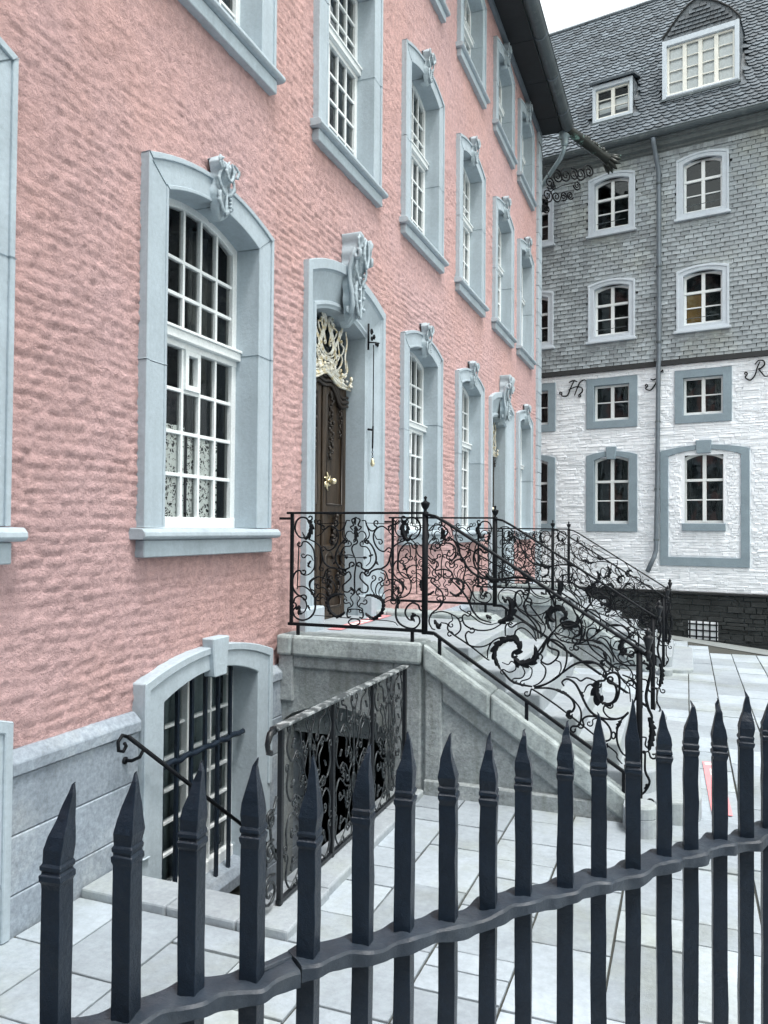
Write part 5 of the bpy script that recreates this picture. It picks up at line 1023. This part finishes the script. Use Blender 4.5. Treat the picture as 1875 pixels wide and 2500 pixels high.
for i, (x, y, z, k, a) in enumerate(it):
    if i in sing: o = link(SGM[k], 'wall_slate', rear, (x, y, z)); o.rotation_euler = (0, a, 0)
    else:
        c, s_ = math.cos(a), math.sin(a); big.add([(x+v[0]*c+v[2]*s_, v[1], z+v[2]*c-v[0]*s_) for v in SG[k].v], SG[k].f)
for f in fl:                                    # upright slates round the slate-floor windows
    if f[10] == 'slate':
        x = f[0]-f[1]-.04
        while x < f[0]+f[1]+.04:
            t = max(-1, min(1, (x-f[0])/f[1])); h = .16
            for zc in (f[2]-.13, f[3]+f[4]*(1-t*t)+.06): big.hexa([(x, -.034, zc-h/2), (x+.062, -.034, zc-h/2+.006), (x+.062, -.022, zc-h/2), (x, -.022, zc-h/2), (x, -.016, zc+h/2), (x+.062, -.016, zc+h/2), (x+.062, -.006, zc+h/2), (x, -.006, zc+h/2)])
            x += .066
x = X0
while x < X1: big.hexa([(x, -.05, 10.94), (x+.07, -.05, 10.935), (x+.07, -.035, 10.94), (x, -.035, 10.94), (x, -.03, 11.1), (x+.07, -.03, 11.1), (x+.07, -.02, 11.1), (x, -.02, 11.1)]); x += .076
tag(big.build('wall_slates', 'wall_slate', rear), kind='stuff')
# painted rubble stones, and the dark rubble foot
def rubble(z0, z1, hmin, hmax, wmin, wmax, name, stuffname, m, lim, prou, seed):
    rnd = random.Random(seed); it = []; z = z0
    while z < z1-.01:
        h = min(rnd.uniform(hmin, hmax), z1-z); x = X0-rnd.uniform(0, .3)
        while x < X1:
            wd = rnd.uniform(wmin, wmax); xx = x
            if not blocked(xx, xx+wd, z, z+h, .0): it.append((xx+wd/2, 0, z+h/2, wd, h, rnd.uniform(0, prou), rnd.uniform(-.03, .03)))
            else:
                w2 = wd/3
                for q in range(3):
                    if not blocked(xx+q*w2, xx+(q+1)*w2, z, z+h, 0): it.append((xx+(q+.5)*w2, 0, z+h/2, w2, h, rnd.uniform(0, prou), rnd.uniform(-.02, .02)))
            x += wd
        z += h
    sing = pick(it, lim); big = MB()
    for i, (x, y, z, wd, h, p, sk) in enumerate(it):
        g = .003; f = -.010-p; e = .008
        vs = [(-wd/2+g, .0, -h/2+g), (wd/2-g, .0, -h/2+g), (wd/2-g, .0, h/2-g), (-wd/2+g, .0, h/2-g),
              (-wd/2+g+e*rnd.uniform(.3, 1.6), f+rnd.uniform(-.006, .006), -h/2+g+e*rnd.uniform(.2, 1)), (wd/2-g-e*rnd.uniform(.3, 1.6), f+rnd.uniform(-.008, .008), -h/2+g+e*rnd.uniform(.2, 1)+sk*.3), (wd/2-g-e*rnd.uniform(.3, 1.6), f+rnd.uniform(-.006, .008), h/2-g-e*rnd.uniform(.1, .7)+sk*.3), (-wd/2+g+e*rnd.uniform(.3, 1.6), f+rnd.uniform(-.006, .006), h/2-g-e*rnd.uniform(.1, .7))]
        fs = [(4, 5, 6, 7), (0, 1, 5, 4), (1, 2, 6, 5), (2, 3, 7, 6), (3, 0, 4, 7)]
        if i in sing: o = MB().add(vs, fs).build(name, m, rear); o.location = (x, .012, z)
        else: big.add([(a+x, b+.012, c+z) for a, b, c in vs], fs)
    tag(big.build(stuffname, m, rear), kind='stuff')
rubble(.62, 5.93, .035, .085, .12, .5, 'wall_stone', 'wall_stones', 'white_rubble', 295, .010, 5)
rubble(-1.4, .56, .06, .15, .12, .5, 'foot_stone', 'foot_stones', 'dark_rubble', 120, .05, 6)
MB().box(X0, 16, -.075, .0, .555, .61).build('foot_ledge', 'dark_board', rear, bevel=.008)
cells(X0, X1, .61, 5.95, hol, BY, .012).build('mortar_bed', 'white_rubble', rear)
MB().hexa([(X0, -.075, 5.935), (16, -.075, 5.935), (16, 0, 5.935), (X0, 0, 5.935), (X0, -.05, 6.06), (16, -.05, 6.06), (16, 0, 6.06), (X0, 0, 6.06)]).build('drip_board', 'dark_board', rear)
gr = MB(); gr.box(-.62, .02, -.06, -.05, -.47, -.06); grw = gr.build('cellar_opening', 'white_rubble', rear)
gb = MB()
for i in range(5): gb.box(-.60+i*.145, -.60+i*.145+.03, -.085, -.062, -.5, -.05)
for i in range(3): gb.box(-.62, .02, -.09, -.064, -.42+i*.14, -.42+i*.14+.028)
gb.build('cellar_grille', 'wrought_iron', grw)
# cornice and gutter
cn = MB(); cn.prism([(.03, 11.06), (-.04, 11.06), (-.05, 11.09), (-.08, 11.09), (-.085, 11.13), (-.11, 11.15), (-.20, 11.17), (-.205, 11.20), (-.24, 11.24), (-.30, 11.25), (-.305, 11.28), (-.34, 11.30), (-.345, 11.34), (.03, 11.36)], lambda a, b, h: (h, a, b), X0, 16).build('cornice', 'cornice_paint', rear)
gt = MB(); pts = [(-.42+.10*math.cos(t), 11.41+.11*math.sin(t)) for t in [math.pi+i*math.pi/8 for i in range(9)]]; pin = [(-.42+.09*math.cos(t), 11.41+.10*math.sin(t)) for t in [math.pi+i*math.pi/8 for i in range(9)]]
gt.ring(pts, pin, lambda a, b, h: (h, a, b), X0, 16, closed=False); gt.tube([(X0, -.52, 11.412), (16, -.52, 11.412)], .012, None, 6)
gt.build('gutter', 'zinc', rear)
dp = MB(); dp.tube([(-1.33, -.42, 11.3), (-1.33, -.36, 11.15), (-1.28, -.12, 10.6), (-1.275, -.10, 10.4), (-1.27, -.10, 7.8), (-1.27, -.10, 6.1), (-1.28, -.12, 5.9), (-1.305, -.12, 3.2), (-1.335, -.12, 1.55), (-1.37, -.15, 1.4), (-1.49, -.3, 1.05)], .055, None, 10)
dpo = dp.build('rain_pipe', 'zinc_dark', rear, smooth=True)
for z_ in (10.3, 8.3, 6.5, 4.6, 3.0, 1.8): MB().lathe([(.064, -.02), (.066, 0), (.064, .02)], (-1.275-.06*(z_ < 6)*(6-z_)/4.5, -.11, z_), 12).build('pipe_collar', 'zinc', dpo)
for key, nm, lb in (('LH', 'iron_letter', 'black iron script letter H on the white wall'), ('LJ', 'iron_letter', 'black iron script letter J on the white wall'), ('LR', 'iron_letter', 'black iron script letter R on the white wall')):
    b, l = scrolls(TR[key], lambda a, c: (a, -.06, c), (0, 1, 0), rscale=1.15); b.build(nm, 'wrought_iron', rear, smooth=True)['label'] = lb
# mansard roof
RY0, RZ0, RYT, RZT = -.40, 11.43, 2.0, 16.2; SLN = math.hypot(RYT-RY0, RZT-RZ0); sy, sz = (RYT-RY0)/SLN, (RZT-RZ0)/SLN
RL = -4.75
rp = MB(); rp.add([(X0, RY0+.02, RZ0-.02), (16, RY0+.02, RZ0-.02), (16, RYT+.02, RZT-.02), (RL, RYT+.02, RZT-.02)], [(0, 1, 2, 3)])
rp.add([(RL, RYT+.02, RZT-.02), (16, RYT+.02, RZT-.02), (16, 5, RZT+.9), (RL+.8, 5, RZT+.9)], [(0, 1, 2, 3)])
rp.add([(X0, RY0, RZ0), (RL, RYT, RZT), (RL+.8, 5, RZT+.9), (X0, 9, RZ0)], [(0, 1, 2, 3)])
rp.build('roof_deck', 'roof_slate', rear)
DM = [(-2.415, .495, 12.19, 13.16, 'small'), (-.367, .853, 12.31, 13.75, 'big')]
def rs_geo(k):
    rnd = random.Random(k+90); w, h = .215, .205; t = .018; lift = .042+rnd.uniform(-.004, .006)
    o = [(-w/2, h/2), (-w/2, -h*.10), (-w*.40, -h*.30), (-w*.2, -h*.44), (w*.08, -h*.5), (w*.36, -h*.42), (w/2-.004, -h*.18), (w/2-.004, h/2)]
    f = lambda a, b, d: (a, sy*b-sz*d, sz*b+sy*d)
    m = MB(); n = len(o); vs = []
    for d0 in (0, 1):
        for a, b in o: vs.append(f(a, b, (lift*(.5-b/h)+.004)-(t if d0 == 0 else 0)))
    fs = [(i, (i+1) % n, n+(i+1) % n, n+i) for i in range(n)]+[tuple(range(n, 2*n))]
    return m.add(vs, fs)
RS = [rs_geo(k) for k in range(6)]; RSM = [m.mesh('roof_slate', 'roof_slate') for m in RS]
it = []; s_ = .08; r = 0
while s_ < SLN:
    zc = RZ0+sz*s_; yc = RY0+sy*s_; lx = X0+(RL-X0)*(s_/SLN); x = lx+(r % 2)*.1
    while x < X1:
        ok = True
        for cx, hw, z0, z1, kd in DM:
            if abs(x-cx) < hw+.05 and z0-.03 < zc < z1+(.5 if kd == 'big' else .12)-(.55*abs(x-cx)/hw if kd == 'big' else 0): ok = False
        if ok: it.append((x, yc, zc, random.randrange(6), random.uniform(-.05, .05)))
        x += .203+random.uniform(-.012, .012)
    s_ += .118; r += 1
sing = pick(it); big = MB()
for i, (x, y, z, k, a) in enumerate(it):
    if i in sing: o = link(RSM[k], 'roof_slate', rear, (x, y, z)); o.rotation_euler = (0, a, 0)
    else: big.add([(x+v[0]+v[2]*a, y+v[1], z+v[2]-v[0]*a) for v in RS[k].v], RS[k].f)
x = RL                                         # ragged curb at the top of the roof
while x < X1: big.hexa([(x, RYT-.1, RZT-.12), (x+.2, RYT-.1, RZT-.12), (x+.2, RYT+.2, RZT+.02), (x, RYT+.2, RZT+.02), (x, RYT-.12, RZT-.08), (x+.2, RYT-.12, RZT-.085), (x+.2, RYT+.2, RZT+.06+random.uniform(0, .02)), (x, RYT+.2, RZT+.06)]); x += .203
tag(big.build('roof_slates', 'roof_slate', rear), kind='stuff')
for i in range(11):
    x = -4+.55*i+random.uniform(-.1, .1); s1 = (1.2+1.15*(i % 3)+random.uniform(-.1, .1)); y, z = RY0+sy*s1-.05, RZ0+sz*s1+.02
    if any(abs(x-cx) < hw+.1 and z0-.1 < z < z1+.4 for cx, hw, z0, z1, k in DM): continue
    MB().tube([(x, y+.05, z+.06), (x, y-.03, z), (x, y-.07, z-.01), (x, y-.08, z+.04)], .012, (1, 0, 0), 5).build('snow_hook', 'zinc_light', rear)
def dormer(cx, hw, z0, z1, kind):
    yf = -.02
    d = MB(); bd = .075 if kind == 'small' else .10
    d.ring([(cx-hw, z0), (cx+hw, z0), (cx+hw, z1), (cx-hw, z1)], [(cx-hw+bd, z0+.10), (cx+hw-bd, z0+.10), (cx+hw-bd, z1-bd-.04), (cx-hw+bd, z1-bd-.04)], BY, yf, .2)
    dm = d.build('dormer', 'pale_trim', rear, bevel=.008)
    a0, a1, b0, b1 = cx-hw+bd, cx+hw-bd, z0+.10, z1-bd-.04; n = 2 if kind == 'small' else 4; rows = 3 if kind == 'small' else 4
    s = MB(); s.ring([(a0, b0), (a1, b0), (a1, b1), (a0, b1)], [(a0+.05, b0+.06), (a1-.05, b0+.06), (a1-.05, b1-.05), (a0+.05, b1-.05)], BY, .05, .11)
    xs = [a0+.05+(a1-a0-.1)*i/n for i in range(n+1)]; zs = [b0+.06+(b1-b0-.11)*i/rows for i in range(rows+1)]
    for x in xs[1:-1]: s.box(x-.045, x+.045, .045, .11, b0+.02, b1-.02)
    for z in zs[1:-1]: s.box(a0+.03, a1-.03, .065, .108, z-.011, z+.011)
    s.build('sash_frame', 'cream_paint', dm, bevel=.003)
    for i in range(n):
        for j in range(rows):
            dd = random.uniform(-.006, .006); MB().add([(xs[i], .095, zs[j]), (xs[i+1], .095+dd, zs[j]), (xs[i+1], .095+dd+(.05 if kind == 'big' else 0)*0, zs[j+1]), (xs[i], .095, zs[j+1])], [(0, 1, 2, 3)]).build('pane', 'clear_glass', dm)
    r = MB(); r.add([(a0-.05, .12, b0-.05), (a1+.05, .12, b0-.05), (a1+.05, .12, b1+.05), (a0-.05, .12, b1+.05), (a0, .9, b0), (a1, .9, b0), (a1, .9, b1), (a0, .9, b1)], [(4, 5, 6, 7), (0, 1, 5, 4), (1, 2, 6, 5), (2, 3, 7, 6), (3, 0, 4, 7)]); r.build('dark_room', 'interior', dm)
    if kind == 'big':
        q = MB(); k = 40; vs = []
        for i in range(k+1): t = i/k; vs += [(a0+(a1-a0)*t, .125+.004*math.sin(t*60), b0), (a0+(a1-a0)*t, .125+.004*math.sin(t*60), b1)]
        q.add(vs, [(2*i, 2*i+2, 2*i+3, 2*i+1) for i in range(k)]).build('curtain', 'white_blind', dm, smooth=True)
    else: sheet_r = MB().add([(a0+.05, .16, b0), (a1-.05, .17, b0), (a1-.05, .17, b0+.5), (a0+.05, .16, b0+.45)], [(0, 1, 2, 3)]).build('curtain', 'white_blind', dm)
    ck = MB()
    for sx in (-1, 1): ck.box(cx+sx*(hw-.02)-.02, cx+sx*(hw-.02)+.02, yf+.02, 1.4, z0+.05, z1)
    ck.build('dormer_cheek', 'roof_slate', dm)
    MB().box(cx-hw-.03, cx+hw+.03, -.07, .05, z0-.045, z0+.003).build('dormer_sill', 'zinc', dm)
    rfm = MB()
    if kind == 'small':
        rfm.hexa([(cx-hw-.06, -.10, z1+.0), (cx+hw+.06, -.10, z1), (cx+hw+.06, 1.2, z1+.42), (cx-hw-.06, 1.2, z1+.42), (cx-hw-.06, -.12, z1+.05), (cx+hw+.06, -.12, z1+.05), (cx+hw+.06, 1.2, z1+.47), (cx-hw-.06, 1.2, z1+.47)])
        rfm.build('dormer_roof', 'roof_slate', dm)
    else:
        gab = [(cx-hw-.03, z1+.0), (cx+hw+.03, z1), (cx+hw+.0, z1+.08)]+[(cx+hw*t, z1+.08+hh) for t, hh in ((.76, .27), (.5, .46), (.2, .62), (-.08, .72), (-.3, .64), (-.58, .42), (-.8, .2))]+[(cx-hw, z1+.08)]
        rfm.prism(gab, BY, .03, 1.3); rfm.build('dormer_gable', 'roof_slate', dm)
        eg = MB(); eg.tube([(a, .0, b) for a, b in gab[1:]], .022, (0, 1, 0), 6); eg.build('gable_edge', 'dark_board', dm)
        gs = MB(); zz = z1+.07; r_ = 0
        while zz < z1+.7:
            x = cx-hw+.05+(r_ % 2)*.08
            while x < cx+hw-.1:
                t = abs((x-cx)/hw); 
                if zz < z1+float(np.interp((x+.075-cx)/hw, (-1, -.58, -.08, .2, .5, .76, 1), (0, .42, .72, .62, .46, .27, 0))): gs.hexa([(x, -.02, zz-.07), (x+.15, -.025, zz-.065), (x+.15, .0, zz-.07), (x, .0, zz-.07), (x, .02, zz+.07), (x+.15, .02, zz+.07), (x+.15, .03, zz+.07), (x, .03, zz+.07)])
                x += .16
            zz += .095; r_ += 1
        tag(gs.build('gable_slates', 'roof_slate', dm), kind='stuff')
    for lo in ((z0-.42, z0-.05),) if kind == 'big' else ():
        fs_ = MB(); zz = lo[0]; r_ = 0
        while zz < lo[1]:
            x = cx-hw+(r_ % 2)*.1
            while x < cx+hw-.1: fs_.hexa([(x, -.06, zz), (x+.19, -.065, zz+.01), (x+.19, -.04, zz), (x, -.04, zz), (x, -.03, zz+.15), (x+.19, -.03, zz+.15), (x+.19, -.02, zz+.15), (x, -.02, zz+.15)]); x += .2
            zz += .11; r_ += 1
        tag(fs_.build('apron_slates', 'roof_slate', dm), kind='stuff')
for d in DM: dormer(*d)
print('objects', len(bpy.data.objects), 'tris', sum(len(o.data.loops)-2*len(o.data.polygons) for o in bpy.data.objects if o.type == 'MESH'))

sf = MB(); sf.box(-9, 4.4, -12, -3.4, 0, 7.5); sf.box(4.5, 17, -12, -3.0, 0, 6.6)  # unseen houses behind the camera, added and sized to shade camera-facing surfaces
sf.hexa([(-9.2, -12.2, 7.5), (4.5, -12.2, 7.5), (4.5, -3.2, 7.5), (-9.2, -3.2, 7.5), (-9.2, -8.3, 10), (4.5, -8.3, 10), (4.5, -7.8, 10), (-9.2, -7.8, 10)])
tag(sf.build('added_street_front', 'grey_trim'), kind='structure')
